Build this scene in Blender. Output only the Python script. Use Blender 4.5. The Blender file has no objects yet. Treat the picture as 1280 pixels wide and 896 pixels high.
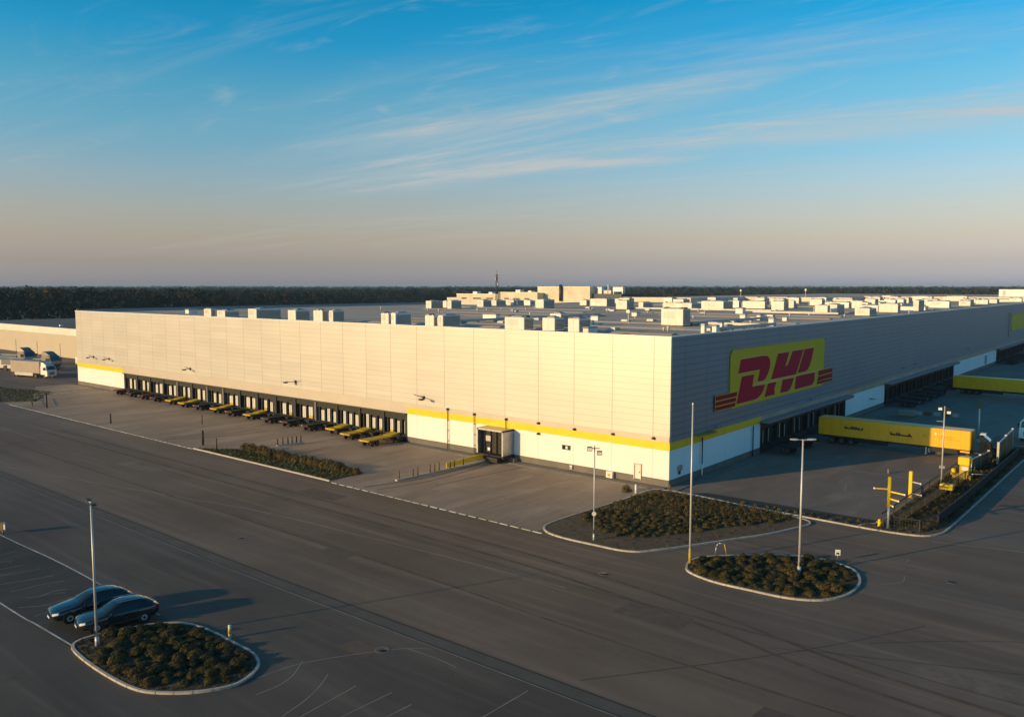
import bpy, math, random
import numpy as np
from mathutils import Vector, Matrix

random.seed(7)
RNG = np.random.default_rng(11)
scene = bpy.context.scene
COL = scene.collection
R = math.radians

# ------------------------------------------------------------------ camera
cam_d = bpy.data.cameras.new('camera')
cam = bpy.data.objects.new('camera', cam_d); COL.objects.link(cam)
cam.location = (43.515, -79.062, 22.0)
cam.rotation_euler = (R(90 - 5.0), 0, R(39.8))
cam_d.sensor_width = 36; cam_d.lens = 28.94
cam_d.clip_start = 0.5; cam_d.clip_end = 20000
scene.camera = cam

# ------------------------------------------------------------------ light
SUN_AZ, SUN_EL = R(25.0), R(11.5)          # direction the light travels (from +Y towards +X), height
sdir = Vector((math.sin(SUN_AZ)*math.cos(SUN_EL), math.cos(SUN_AZ)*math.cos(SUN_EL), -math.sin(SUN_EL)))
sun_d = bpy.data.lights.new('sun', 'SUN'); sun_d.energy = 4.5; sun_d.angle = R(0.6)
sun_d.color = (1.0, 0.65, 0.275)
sun = bpy.data.objects.new('sun', sun_d); COL.objects.link(sun)
sun.rotation_euler = sdir.to_track_quat('-Z', 'Y').to_euler()
sun.location = (-60, -200, 80)

world = bpy.data.worlds.new('World'); scene.world = world; world.use_nodes = True
SKY_STRENGTH = 0.09
def build_world():
    nt = world.node_tree; N = nt.nodes; L = nt.links
    for n in list(N): N.remove(n)
    out = N.new('ShaderNodeOutputWorld'); bg = N.new('ShaderNodeBackground')
    bg.inputs['Strength'].default_value = SKY_STRENGTH
    sky = N.new('ShaderNodeTexSky'); sky.sky_type = 'NISHITA'; sky.sun_disc = False
    sky.sun_elevation = SUN_EL; sky.sun_rotation = math.pi + SUN_AZ
    sky.altitude = 50; sky.air_density = 1.0; sky.dust_density = 1.0; sky.ozone_density = 2.0
    tc = N.new('ShaderNodeTexCoord'); sep = N.new('ShaderNodeSeparateXYZ')
    L.new(tc.outputs['Generated'], sep.inputs[0])
    # evening colour of the air by height above the horizon
    ramp = N.new('ShaderNodeValToRGB')
    L.new(sep.outputs['Z'], ramp.inputs['Fac'])
    cr = ramp.color_ramp
    stops = TINT
    while len(cr.elements) < len(stops): cr.elements.new(0.5)
    for e, (p, c) in zip(cr.elements, stops): e.position = p; e.color = (*[x/4 for x in c], 1)
    x4 = N.new('ShaderNodeVectorMath'); x4.operation = 'SCALE'; x4.inputs['Scale'].default_value = 4; L.new(ramp.outputs[0], x4.inputs[0])
    mul = N.new('ShaderNodeMix'); mul.data_type = 'RGBA'; mul.blend_type = 'MULTIPLY'; mul.inputs[0].default_value = 1
    L.new(sky.outputs[0], mul.inputs[6]); L.new(x4.outputs[0], mul.inputs[7])
    # cirrus: the view direction laid on a high flat layer
    def m(op, a=None, b=None):
        n = N.new('ShaderNodeMath'); n.operation = op
        for i, v in enumerate((a, b)):
            if v is None: continue
            if isinstance(v, (int, float)): n.inputs[i].default_value = v
            else: L.new(v, n.inputs[i])
        return n.outputs[0]
    zz = m('ADD', m('MAXIMUM', sep.outputs['Z'], 0.0), 0.10)
    comb = N.new('ShaderNodeCombineXYZ')
    L.new(m('DIVIDE', sep.outputs['X'], zz), comb.inputs[0]); L.new(m('DIVIDE', sep.outputs['Y'], zz), comb.inputs[1])
    rot = N.new('ShaderNodeMapping'); rot.inputs['Rotation'].default_value = (0, 0, R(-13)); L.new(comb.outputs[0], rot.inputs[0])
    uv = N.new('ShaderNodeSeparateXYZ'); L.new(rot.outputs[0], uv.inputs[0])
    def noise(scale, loc, sc, det, dist, rough=.55):
        mp = N.new('ShaderNodeMapping'); mp.inputs['Scale'].default_value = scale; mp.inputs['Location'].default_value = loc
        L.new(rot.outputs[0], mp.inputs[0])
        n = N.new('ShaderNodeTexNoise'); n.inputs['Scale'].default_value = sc; n.inputs['Detail'].default_value = det
        n.inputs['Roughness'].default_value = rough; n.inputs['Distortion'].default_value = dist
        L.new(mp.outputs[0], n.inputs[0]); return n.outputs['Fac']
    def rng(v, a, b, c=0, d=1):
        n = N.new('ShaderNodeMapRange'); n.interpolation_type = 'SMOOTHSTEP'
        n.inputs[1].default_value = a; n.inputs[2].default_value = b; n.inputs[3].default_value = c; n.inputs[4].default_value = d; L.new(v, n.inputs[0]); return n.outputs[0]
    U, V = uv.outputs['X'], uv.outputs['Y']
    wob = noise((.55, .55, 1), (4, 1, 0), 1.0, 5, .6)
    Vw = m('ADD', V, m('MULTIPLY', m('SUBTRACT', wob, .5), .9))
    fil = noise((.26, 1.9, 1), (1.3, .4, 0), 1.7, 12, 1.6, .66)          # drawn-out filaments
    wisp = rng(fil, .44, .74)
    soft = rng(noise((.30, .95, 1), (2, 5, 0), 1.3, 8, 1.0, .6), .38, .68)
    hook = rng(noise((.8, 1.5, 1), (6.2, 2.1, 0), 1.5, 9, 2.4, .6), .52, .78)
    # the long band of cirrus, its veil above, thin streaks below
    band = m('MULTIPLY', m('MULTIPLY', rng(Vw, 3.15, 3.60), rng(Vw, 3.62, 4.0, 1, 0)), rng(U, -3.6, -2.4))
    veil = m('MULTIPLY', m('MULTIPLY', rng(Vw, 2.2, 3.2), rng(Vw, 3.4, 4.0, 1, 0)), rng(U, -3.4, -1.4))
    high = m('MULTIPLY', rng(Vw, 1.3, 1.9), rng(Vw, 2.2, 2.9, 1, 0))
    low = m('MULTIPLY', rng(Vw, 4.0, 4.5), rng(Vw, 5.2, 6.4, 1, 0))
    def add(*t):
        r = t[0]
        for q in t[1:]: r = m('ADD', r, q)
        return r
    def mu(*t):
        r = t[0]
        for q in t[1:]: r = m('MULTIPLY', r, q)
        return r
    cl = add(mu(band, add(mu(wisp, .60), mu(soft, .45), .10)), mu(veil, add(mu(wisp, soft, .55), mu(soft, .45), mu(hook, .30), .10)),
             mu(high, add(mu(wisp, .10), mu(hook, .20))), mu(low, wisp, .34), mu(hook, wisp, .16))
    cl = m('MULTIPLY', m('MINIMUM', cl, .80), rng(sep.outputs['Z'], .015, .09))
    mixc = N.new('ShaderNodeMix'); mixc.data_type = 'RGBA'
    L.new(cl, mixc.inputs[0]); L.new(mul.outputs[2], mixc.inputs[6]); mixc.inputs[7].default_value = CLOUD
    L.new(mixc.outputs[2], bg.inputs['Color']); L.new(bg.outputs[0], out.inputs['Surface'])
TINT = [(0.0, (1.6, 1.7, 3.0)), (.0077, (1.54, 1.60, 2.8)), (.027, (1.42, 1.29, 1.85)), (.0555, (1.68, 1.29, 1.36)), (.084, (1.76, 1.42, 1.40)), (.121, (1.58, 1.58, 1.66)),
        (.167, (1.08, 1.70, 1.85)), (.2195, (.70, 1.76, 1.95)), (.27, (.20, 1.66, 2.12)), (.33, (.04, 1.58, 2.05)), (.50, (.3, 1.2, 1.6)), (1.0, (.5, 1.0, 1.2))]
CL_ROT, CL_LOC, CLOUD = R(-70), (0, 0, 0), (6.0, 6.2, 6.1, 1)
build_world()

scene.view_settings.view_transform = 'Standard'; scene.view_settings.look = 'None'
scene.view_settings.exposure = 0.0; scene.view_settings.gamma = 1.0
scene.render.engine = 'CYCLES'
scene.cycles.max_bounces = 6; scene.cycles.diffuse_bounces = 3; scene.cycles.glossy_bounces = 3
scene.cycles.transparent_max_bounces = 8; scene.cycles.volume_bounces = 0
scene.cycles.use_denoising = True

# ------------------------------------------------------------------ materials
def mat(name, col, rough=.6, metal=0.0, var=.12, scale=1.0, bump=0.0, spec=.5, coat=0.0, stretch=(1, 1, 1), grime=0.0, attr=None, attr_amt=.6, sss=None):
    m = bpy.data.materials.new(name); m.use_nodes = True
    nt = m.node_tree; N = nt.nodes; L = nt.links
    b = N['Principled BSDF']
    b.inputs['Roughness'].default_value = rough; b.inputs['Metallic'].default_value = metal
    b.inputs['Specular IOR Level'].default_value = spec
    if coat: b.inputs['Coat Weight'].default_value = coat; b.inputs['Coat Roughness'].default_value = .08
    tc = N.new('ShaderNodeTexCoord'); mp = N.new('ShaderNodeMapping'); mp.inputs['Scale'].default_value = stretch
    L.new(tc.outputs['Object'], mp.inputs[0])
    n = N.new('ShaderNodeTexNoise'); n.inputs['Scale'].default_value = scale; n.inputs['Detail'].default_value = 6
    n.inputs['Roughness'].default_value = .6
    L.new(mp.outputs[0], n.inputs[0])
    mr = N.new('ShaderNodeMapRange'); mr.inputs[1].default_value = .3; mr.inputs[2].default_value = .7
    mr.inputs[3].default_value = 1 - var; mr.inputs[4].default_value = 1 + var
    L.new(n.outputs['Fac'], mr.inputs[0])
    hsv = N.new('ShaderNodeMix'); hsv.data_type = 'RGBA'; hsv.blend_type = 'MULTIPLY'; hsv.inputs[0].default_value = 1
    hsv.inputs[6].default_value = (*col, 1)
    L.new(mr.outputs[0], hsv.inputs[7])
    res = hsv.outputs[2]
    if grime:
        g = N.new('ShaderNodeTexNoise'); g.inputs['Scale'].default_value = scale*.35; g.inputs['Detail'].default_value = 8
        L.new(mp.outputs[0], g.inputs[0])
        gr = N.new('ShaderNodeMapRange'); gr.inputs[1].default_value = .45; gr.inputs[2].default_value = .75; gr.inputs[4].default_value = grime
        L.new(g.outputs['Fac'], gr.inputs[0])
        mx = N.new('ShaderNodeMix'); mx.data_type = 'RGBA'; L.new(gr.outputs[0], mx.inputs[0]); L.new(res, mx.inputs[6])
        mx.inputs[7].default_value = (col[0]*.35+.01, col[1]*.33+.01, col[2]*.3+.01, 1); res = mx.outputs[2]
    if attr:
        a = N.new('ShaderNodeAttribute'); a.attribute_name = 'tint'
        rp = N.new('ShaderNodeValToRGB'); cr = rp.color_ramp
        while len(cr.elements) < len(attr): cr.elements.new(.5)
        for i, (e, c) in enumerate(zip(cr.elements, attr)): e.position = i/(len(attr)-1); e.color = (*c, 1)
        L.new(a.outputs['Fac'], rp.inputs[0])
        mx = N.new('ShaderNodeMix'); mx.data_type = 'RGBA'; mx.blend_type = 'MULTIPLY'; mx.inputs[0].default_value = 1
        L.new(rp.outputs[0], mx.inputs[6]); L.new(mr.outputs[0], mx.inputs[7]); res = mx.outputs[2]
    L.new(res, b.inputs['Base Color'])
    if bump:
        bn = N.new('ShaderNodeTexNoise'); bn.inputs['Scale'].default_value = scale*6; bn.inputs['Detail'].default_value = 5
        L.new(mp.outputs[0], bn.inputs[0])
        bp = N.new('ShaderNodeBump'); bp.inputs['Strength'].default_value = bump; bp.inputs['Distance'].default_value = .05
        L.new(bn.outputs['Fac'], bp.inputs['Height']); L.new(bp.outputs[0], b.inputs['Normal'])
    return m

def paving(name, col, col2, along=(.03, .35), patch=.06, crack=.35, joints=None, rough=.75, tracks=.25):
    """worn asphalt or concrete: broad patches, wheel-polished lanes, fine grain, hairline cracks"""
    m = bpy.data.materials.new(name); m.use_nodes = True
    nt = m.node_tree; N = nt.nodes; L = nt.links; b = N['Principled BSDF']
    tc = N.new('ShaderNodeTexCoord')
    def nz(scale, st, det=6, ro=.6, dist=0, loc=(0, 0, 0)):
        mp = N.new('ShaderNodeMapping'); mp.inputs['Scale'].default_value = (*st, 1); mp.inputs['Location'].default_value = loc
        L.new(tc.outputs['Object'], mp.inputs[0])
        n = N.new('ShaderNodeTexNoise'); n.inputs['Scale'].default_value = scale; n.inputs['Detail'].default_value = det
        n.inputs['Roughness'].default_value = ro; n.inputs['Distortion'].default_value = dist
        L.new(mp.outputs[0], n.inputs[0]); return n.outputs['Fac']
    def rg(v, a, b_, c=0, d=1):
        n = N.new('ShaderNodeMapRange'); n.inputs[1].default_value = a; n.inputs[2].default_value = b_
        n.inputs[3].default_value = c; n.inputs[4].default_value = d; L.new(v, n.inputs[0]); return n.outputs[0]
    def mix(f, a, c, mode='MIX'):
        n = N.new('ShaderNodeMix'); n.data_type = 'RGBA'; n.blend_type = mode
        if isinstance(f, (int, float)): n.inputs[0].default_value = f
        else: L.new(f, n.inputs[0])
        for i, v in ((6, a), (7, c)):
            if isinstance(v, tuple): n.inputs[i].default_value = (*v, 1)
            else: L.new(v, n.inputs[i])
        return n.outputs[2]
    c = mix(rg(nz(patch, (1, 1), 8, .65, .6), .35, .65), col, col2)
    c = mix(rg(nz(1.0, along, 5, .6, .2), .38, .66, 0, tracks), c, tuple(x*.55 for x in col))
    c = mix(rg(nz(1.0, (along[0]*1.7, along[1]*3.2), 3, .5, 0, (5, 9, 0)), .52, .72, 0, tracks*.9), c, tuple(min(1, x*1.5) for x in col2))
    c = mix(rg(nz(.5, (1, 1), 10, .75, 1.5, (20, 3, 0)), .60, .74, 0, .35), c, tuple(x*.45 for x in col))
    grain = nz(14, (1, 1), 3, .7)
    c = mix(1.0, c, rg(grain, .25, .75, .78, 1.2), 'MULTIPLY')
    mp = N.new('ShaderNodeMapping'); mp.inputs['Scale'].default_value = (.055, .085, 1)
    dn = N.new('ShaderNodeVectorMath'); dn.operation = 'ADD'
    wob = N.new('ShaderNodeTexNoise'); wob.inputs['Scale'].default_value = .7; wob.inputs['Detail'].default_value = 5
    L.new(tc.outputs['Object'], wob.inputs[0]); L.new(tc.outputs['Object'], dn.inputs[0]); L.new(wob.outputs['Color'], dn.inputs[1])
    L.new(dn.outputs[0], mp.inputs[0])
    v = N.new('ShaderNodeTexVoronoi'); v.feature = 'DISTANCE_TO_EDGE'; v.inputs['Scale'].default_value = 1.0
    L.new(mp.outputs[0], v.inputs['Vector'])
    gate = rg(nz(.03, (1, 1), 3, .5, 0, (40, 7, 0)), .45, .6)
    mm = N.new('ShaderNodeMath'); mm.operation = 'MULTIPLY'
    L.new(rg(v.outputs['Distance'], 0, .006, crack, 0), mm.inputs[0]); L.new(gate, mm.inputs[1])
    c = mix(mm.outputs[0], c, tuple(x*.3 for x in col))
    if joints:
        br = N.new('ShaderNodeTexBrick'); br.offset = 0; br.inputs['Scale'].default_value = 1
        br.inputs['Brick Width'].default_value = joints[0]; br.inputs['Row Height'].default_value = joints[1]
        br.inputs['Mortar Size'].default_value = .025; br.inputs['Color1'].default_value = (1, 1, 1, 1); br.inputs['Color2'].default_value = (.86, .86, .86, 1)
        br.inputs['Mortar'].default_value = (.62, .6, .58, 1); L.new(tc.outputs['Object'], br.inputs[0])
        c = mix(.8, c, br.outputs['Color'], 'MULTIPLY')
    L.new(c, b.inputs['Base Color'])
    L.new(rg(nz(.3, along, 4), .3, .7, rough-.14, rough+.1), b.inputs['Roughness'])
    b.inputs['Specular IOR Level'].default_value = .35
    bp = N.new('ShaderNodeBump'); bp.inputs['Strength'].default_value = .35; bp.inputs['Distance'].default_value = .02
    L.new(grain, bp.inputs['Height']); L.new(bp.outputs[0], b.inputs['Normal'])
    return m

def panels(name, col, rough, metal, pitch_s, pitch_z, axis, spec=.5, seam=.55, lap=.32):
    """sandwich panel cladding: horizontal laps every pitch_z, vertical joints every pitch_s"""
    m = bpy.data.materials.new(name); m.use_nodes = True
    nt = m.node_tree; N = nt.nodes; L = nt.links; b = N['Principled BSDF']
    b.inputs['Metallic'].default_value = metal; b.inputs['Specular IOR Level'].default_value = spec
    tc = N.new('ShaderNodeTexCoord'); sp = N.new('ShaderNodeSeparateXYZ'); L.new(tc.outputs['Object'], sp.inputs[0])
    def mt(op, *a):
        n = N.new('ShaderNodeMath'); n.operation = op
        for i, v in enumerate(a):
            if isinstance(v, (int, float)): n.inputs[i].default_value = v
            else: L.new(v, n.inputs[i])
        return n.outputs[0]
    s = sp.outputs['X' if axis == 0 else 'Y']; z = sp.outputs['Z']
    su = mt('DIVIDE', mt('ADD', s, 2.08), pitch_s); zu = mt('DIVIDE', z, pitch_z)
    fs = mt('ABSOLUTE', mt('SUBTRACT', mt('FRACT', mt('ADD', su, .5)), .5))
    fz = mt('ABSOLUTE', mt('SUBTRACT', mt('FRACT', mt('ADD', zu, .5)), .5))
    ls = mt('LESS_THAN', fs, .035/pitch_s); lz = mt('LESS_THAN', fz, .035/pitch_z)
    line = mt('MAXIMUM', ls, mt('MULTIPLY', lz, lap))
    cell = N.new('ShaderNodeCombineXYZ'); L.new(mt('FLOOR', su), cell.inputs[0]); L.new(mt('FLOOR', zu), cell.inputs[1])
    wn = N.new('ShaderNodeTexWhiteNoise'); L.new(cell.outputs[0], wn.inputs[0])
    nz = N.new('ShaderNodeTexNoise'); nz.inputs['Scale'].default_value = .12; nz.inputs['Detail'].default_value = 7
    L.new(tc.outputs['Object'], nz.inputs[0])
    v = mt('ADD', mt('MULTIPLY', wn.outputs['Value'], .03), mt('MULTIPLY', nz.outputs['Fac'], .16))
    v = mt('ADD', v, .89)
    v = mt('MULTIPLY', v, mt('SUBTRACT', 1.0, mt('MULTIPLY', line, seam)))
    mx = N.new('ShaderNodeMix'); mx.data_type = 'RGBA'; mx.blend_type = 'MULTIPLY'; mx.inputs[0].default_value = 1
    mx.inputs[6].default_value = (*col, 1); L.new(v, mx.inputs[7]); L.new(mx.outputs[2], b.inputs['Base Color'])
    L.new(mt('ADD', rough, mt('MULTIPLY', mt('SUBTRACT', wn.outputs['Value'], .5), .05)), b.inputs['Roughness'])
    # shallow lap profile and slight oil-canning
    h = mt('ADD', mt('MULTIPLY', mt('MAXIMUM', lz, ls), -.6), mt('MULTIPLY', nz.outputs['Fac'], .6))
    bp = N.new('ShaderNodeBump'); bp.inputs['Strength'].default_value = .12; bp.inputs['Distance'].default_value = .02
    L.new(h, bp.inputs['Height']); L.new(bp.outputs[0], b.inputs['Normal'])
    return m

M = {}
M['asphalt'] = paving('asphalt', (.138, .098, .070), (.192, .142, .104), along=(.02, .30), tracks=.45)
M['asphalt_fore'] = paving('forecourt asphalt', (.085, .068, .056), (.125, .102, .084), along=(.03, .28), patch=.045, tracks=.45)
M['asphalt_park'] = paving('parking asphalt', (.045, .041, .037), (.070, .062, .055), along=(.35, .04), tracks=.3)
M['concrete_yard'] = paving('yard concrete', (.27, .202, .155), (.36, .28, .22), along=(.25, .035), patch=.09, joints=(5.35, 7.3), tracks=.4)
M['asphalt_side'] = paving('side yard asphalt', (.185, .148, .118), (.24, .195, .158), along=(.25, .05), tracks=.35)
M['soil'] = mat('mulch soil', (.095, .066, .040), .95, var=.35, scale=2.2, bump=.8, grime=.4)
M['land'] = mat('land', (.045, .045, .022), .95, var=.4, scale=.02, bump=.2)
M['kerb'] = mat('kerb concrete', (.46, .42, .36), .8, var=.15, scale=1.3, bump=.15, grime=.25)
M['paint'] = mat('road paint', (.55, .53, .50), .7, var=.3, scale=1.2, grime=.7)
M['paint_faint'] = mat('worn road paint', (.30, .27, .24), .8, var=.3, scale=.8, grime=.8)
M['tyre'] = mat('tyre polish', (.124, .090, .066), .85, var=.3, scale=.5, spec=.2)
M['crack'] = mat('crack filler', (.06, .047, .038), .85, var=.3, spec=.2)
M['patch_dark'] = mat('asphalt patch', (.115, .084, .062), .85, var=.2, scale=1.5, bump=.3, grime=.3)
M['patch_light'] = mat('old asphalt patch', (.165, .130, .102), .85, var=.2, scale=1.5, bump=.3, grime=.4)
M['seal'] = mat('joint sealant', (.035, .031, .028), .75, var=.2)
M['channel'] = mat('drain channel', (.088, .076, .065), .8, var=.2, scale=.6)
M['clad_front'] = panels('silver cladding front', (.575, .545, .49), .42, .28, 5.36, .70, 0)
M['clad_side_shade'] = panels('silver cladding side with painted shade', (.22, .275, .33), .45, .5, 5.36, .70, 1, seam=.5, lap=.8)  # same silver cladding as the front, with blue shade put into its colour
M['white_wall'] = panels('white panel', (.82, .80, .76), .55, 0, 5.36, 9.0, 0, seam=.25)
M['white_side_shade'] = panels('white side panel with painted shade', (.70, .89, .92), .6, 0, 5.36, 9.0, 1, seam=.25)  # white wall panel, the blue of the shade mixed into its colour
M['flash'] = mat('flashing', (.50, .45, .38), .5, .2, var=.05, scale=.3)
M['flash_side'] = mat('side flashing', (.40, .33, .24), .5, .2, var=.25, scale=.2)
M['yellow'] = mat('yellow paint', (.86, .56, .005), .45, var=.06, scale=.5)
M['yellow_dirty'] = mat('scuffed yellow', (.50, .33, .010), .55, var=.2, scale=1.5, grime=.45)
M['plinth'] = mat('plinth concrete', (.17, .15, .13), .85, var=.15, scale=.8, bump=.2, grime=.3)
M['black'] = mat('black rubber', (.012, .012, .013), .7, var=.3, scale=1.5)
M['dark_steel'] = mat('dark steel', (.03, .031, .033), .5, .4, var=.2)
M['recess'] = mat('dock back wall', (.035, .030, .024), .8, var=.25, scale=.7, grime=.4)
M['door_white'] = mat('dock door white', (.62, .60, .55), .5, var=.06)
M['roof'] = None
M['steel'] = mat('galvanised steel', (.42, .42, .42), .42, .7, var=.15, scale=2)
M['pole'] = mat('painted pole', (.55, .54, .52), .45, .3, var=.08)
M['hvac'] = mat('cream casing', (.74, .70, .62), .5, var=.07, scale=.8, grime=.12)
M['hvac_grey'] = mat('grey casing', (.42, .42, .42), .5, .2, var=.12, scale=.8, grime=.2)
M['hvac_dark'] = mat('louvre', (.06, .065, .07), .5, .3, var=.2)
M['white_metal'] = mat('white metal', (.78, .77, .74), .45, var=.05)
M['trailer_yellow'] = mat('trailer yellow', (.90, .475, .006), .35, var=.05, scale=.4, coat=.15, grime=.08)
M['red'] = mat('sign red', (.52, .003, .034), .6, spec=.15, var=.03)
M['dark_red'] = mat('sign dark red', (.38, .005, .010), .6, spec=.15, var=.03)
M['sign_yellow'] = mat('sign yellow', (.74, .52, .010), .6, spec=.25, var=.03, scale=.3)
M['gold'] = mat('sign gold edge', (.80, .55, .09), .5, var=.03)
M['car_paint'] = mat('blue black car paint', (.010, .016, .024), .22, .2, var=.05, coat=1.0)
M['car_grey'] = mat('grey black car paint', (.022, .027, .032), .25, .3, var=.05, coat=1.0)
M['glass'] = mat('dark glass', (.012, .015, .017), .06, 0, var=.05, spec=.8)
M['chrome'] = mat('bright trim', (.7, .7, .7), .18, 1.0, var=.05)
M['lens'] = mat('lamp lens', (.82, .80, .74), .15, 0, var=.1, spec=.8)
M['brown_panel'] = mat('brown panel', (.16, .095, .035), .75, var=.2, scale=.8, grime=.3)
M['fabric'] = mat('dark screen mesh', (.010, .0095, .008), .9, var=.2, scale=1.0)
M['leaf'] = mat('shrub leaves', (.05, .05, .02), .7, var=.25, scale=1.5, spec=.25,
                attr=[(.022, .025, .008), (.052, .046, .014), (.100, .074, .020), (.17, .108, .028)])
M['hedge_leaf'] = mat('hedge leaves', (.05, .05, .02), .7, var=.25, scale=1.5, spec=.25,
                attr=[(.030, .028, .008), (.065, .052, .012), (.105, .078, .018), (.15, .10, .026)])
M['grass'] = mat('grass', (.05, .06, .015), .85, var=.3, scale=.6, attr=[(.03, .045, .010), (.06, .075, .016), (.12, .085, .024)])
M['forest'] = mat('forest leaves', (.03, .03, .015), .85, var=.3, scale=.05, spec=.15,
                attr=[(.007, .013, .008), (.016, .020, .010), (.034, .027, .011), (.068, .038, .012), (.11, .062, .017)])
M['far_forest'] = mat('far forest', (.02, .03, .02), .9, var=.3, scale=.01, spec=.1, attr=[(.012, .020, .014), (.03, .034, .018), (.055, .042, .02)])
M['grey_truck'] = mat('grey van body', (.34, .27, .22), .5, var=.1, scale=.5, grime=.2)
M['shade_blue_truck'] = mat('truck paint in shade blue', (.06, .085, .11), .35, var=.1, coat=.4)  # dark blue stands in for shade lying over these trucks
M['brown_cab'] = mat('taupe cab', (.20, .165, .145), .4, var=.1, coat=.4)
M['blue'] = mat('blue plate', (.03, .12, .30), .4)
M['neigh_wall'] = panels('cream hall panel', (.50, .43, .33), .6, 0, 6.0, 1.2, 0, seam=.12)
M['neigh_roof'] = mat('dark hall roof', (.085, .09, .095), .8, var=.25, scale=.08, stretch=(.3, 2, 1))
M['far_wall'] = mat('far cream wall', (.66, .58, .44), .7, var=.14, scale=.25, grime=.12)

def roof_mat():
    m = mat('roof membrane', (.56, .455, .36), .8, var=.25, scale=.25, stretch=(.12, 1, 1), bump=.2, grime=.12)
    nt = m.node_tree; N = nt.nodes; L = nt.links; b = N['Principled BSDF']
    src = b.inputs['Base Color'].links[0].from_socket
    tc = N.new('ShaderNodeTexCoord'); br = N.new('ShaderNodeTexBrick'); br.offset = .37
    br.inputs['Brick Width'].default_value = 24; br.inputs['Row Height'].default_value = 3.1; br.inputs['Scale'].default_value = 1
    br.inputs['Mortar Size'].default_value = .07; br.inputs['Color1'].default_value = (1, 1, 1, 1); br.inputs['Color2'].default_value = (.68, .69, .70, 1)
    br.inputs['Mortar'].default_value = (.42, .42, .42, 1)
    L.new(tc.outputs['Object'], br.inputs[0])
    mx = N.new('ShaderNodeMix'); mx.data_type = 'RGBA'; mx.blend_type = 'MULTIPLY'; mx.inputs[0].default_value = .85
    L.new(src, mx.inputs[6]); L.new(br.outputs['Color'], mx.inputs[7]); L.new(mx.outputs[2], b.inputs['Base Color'])
    return m
M['roof'] = roof_mat()

# ------------------------------------------------------------------ mesh helpers
class MB:
    def __init__(s): s.v = []; s.f = []; s.m = []; s.mats = []; s.sm = []
    def mi(s, m):
        if m not in s.mats: s.mats.append(m)
        return s.mats.index(m)
    def add(s, vs, fs, m, smooth=False):
        o = len(s.v); k = s.mi(m); s.v += [tuple(v) for v in vs]
        for f in fs: s.f.append(tuple(i+o for i in f)); s.m.append(k); s.sm.append(smooth)
    def box(s, x0, x1, y0, y1, z0, z1, m, rot=0, at=None, bev=0):
        if bev:
            return s.bevbox(x0, x1, y0, y1, z0, z1, m, bev)
        vs = [(x, y, z) for z in (z0, z1) for x, y in ((x0, y0), (x1, y0), (x1, y1), (x0, y1))]
        s.add(vs, [(3, 2, 1, 0), (4, 5, 6, 7), (0, 1, 5, 4), (1, 2, 6, 5), (2, 3, 7, 6), (3, 0, 4, 7)], m)
    def bevbox(s, x0, x1, y0, y1, z0, z1, m, b):
        """box with chamfered vertical and top edges"""
        def ring(i, z): return [(x0+i+b, y0+i, z), (x1-i-b, y0+i, z), (x1-i, y0+i+b, z), (x1-i, y1-i-b, z), (x1-i-b, y1-i, z), (x0+i+b, y1-i, z), (x0+i, y1-i-b, z), (x0+i, y0+i+b, z)]
        s.loft([ring(0, z0), ring(0, z1-b), ring(b, z1)], m, caps=True)
    def loft(s, rings, m, caps=False, smooth=False, closed=True):
        n = len(rings[0]); vs = [p for r in rings for p in r]; fs = []
        for i in range(len(rings)-1):
            for j in range(n if closed else n-1):
                k = (j+1) % n
                fs.append((i*n+j, i*n+k, (i+1)*n+k, (i+1)*n+j))
        if caps: fs += [tuple(range(n-1, -1, -1)), tuple(range((len(rings)-1)*n, len(rings)*n))]
        s.add(vs, fs, m, smooth)
    def tube(s, p, q, r0, r1=None, n=10, m=None, caps=True):
        r1 = r0 if r1 is None else r1
        p = Vector(p); q = Vector(q); d = (q-p).normalized()
        a = d.orthogonal().normalized(); b = d.cross(a)
        rings = []
        for c, r in ((p, r0), (q, r1)):
            rings.append([tuple(c + a*math.cos(t)*r + b*math.sin(t)*r) for t in [2*math.pi*i/n for i in range(n)]])
        s.loft(rings, m, caps, smooth=n > 6)
    def bar(s, p, q, w, h, m):
        """rectangular bar p->q, width w horizontally, height h, p and q on its axis"""
        p = Vector(p); q = Vector(q); d = (q-p).normalized()
        up = Vector((0, 0, 1)) if abs(d.z) < .95 else Vector((0, 1, 0))
        a = d.cross(up).normalized(); u = a.cross(d)
        rings = [[tuple(c + a*sx*w/2 + u*sz*h/2) for sx, sz in ((-1, -1), (1, -1), (1, 1), (-1, 1))] for c in (p, q)]
        s.loft(rings, m, True)
    def prism(s, pts, z0, z1, m):
        n = len(pts)
        s.add([(x, y, z0) for x, y in pts] + [(x, y, z1) for x, y in pts],
              [tuple(range(n-1, -1, -1)), tuple(range(n, 2*n))] + [(i, (i+1) % n, n+(i+1) % n, n+i) for i in range(n)], m)
    def sheet(s, pts, z, m): s.add([(x, y, z) for x, y in pts], [tuple(range(len(pts)))], m)
    def build(s, name, parent=None, loc=(0, 0, 0), rz=0):
        me = bpy.data.meshes.new(name); me.from_pydata(s.v, [], s.f)
        for m in s.mats: me.materials.append(M[m])
        me.polygons.foreach_set('material_index', s.m); me.polygons.foreach_set('use_smooth', s.sm)
        import bmesh
        bm = bmesh.new(); bm.from_mesh(me); bmesh.ops.recalc_face_normals(bm, faces=bm.faces); bm.to_mesh(me); bm.free()
        o = bpy.data.objects.new(name, me); COL.objects.link(o)
        o.location = loc; o.rotation_euler = (0, 0, rz)
        if parent: o.parent = parent
        return o
def part(name, parent, fn, *a, **k):
    b = MB(); fn(b, *a, **k); return b.build(name, parent)
def empty(name, loc=(0, 0, 0), rz=0):
    o = bpy.data.objects.new(name, None); COL.objects.link(o); o.location = loc; o.rotation_euler = (0, 0, rz); o.empty_display_size = .3
    return o
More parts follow.
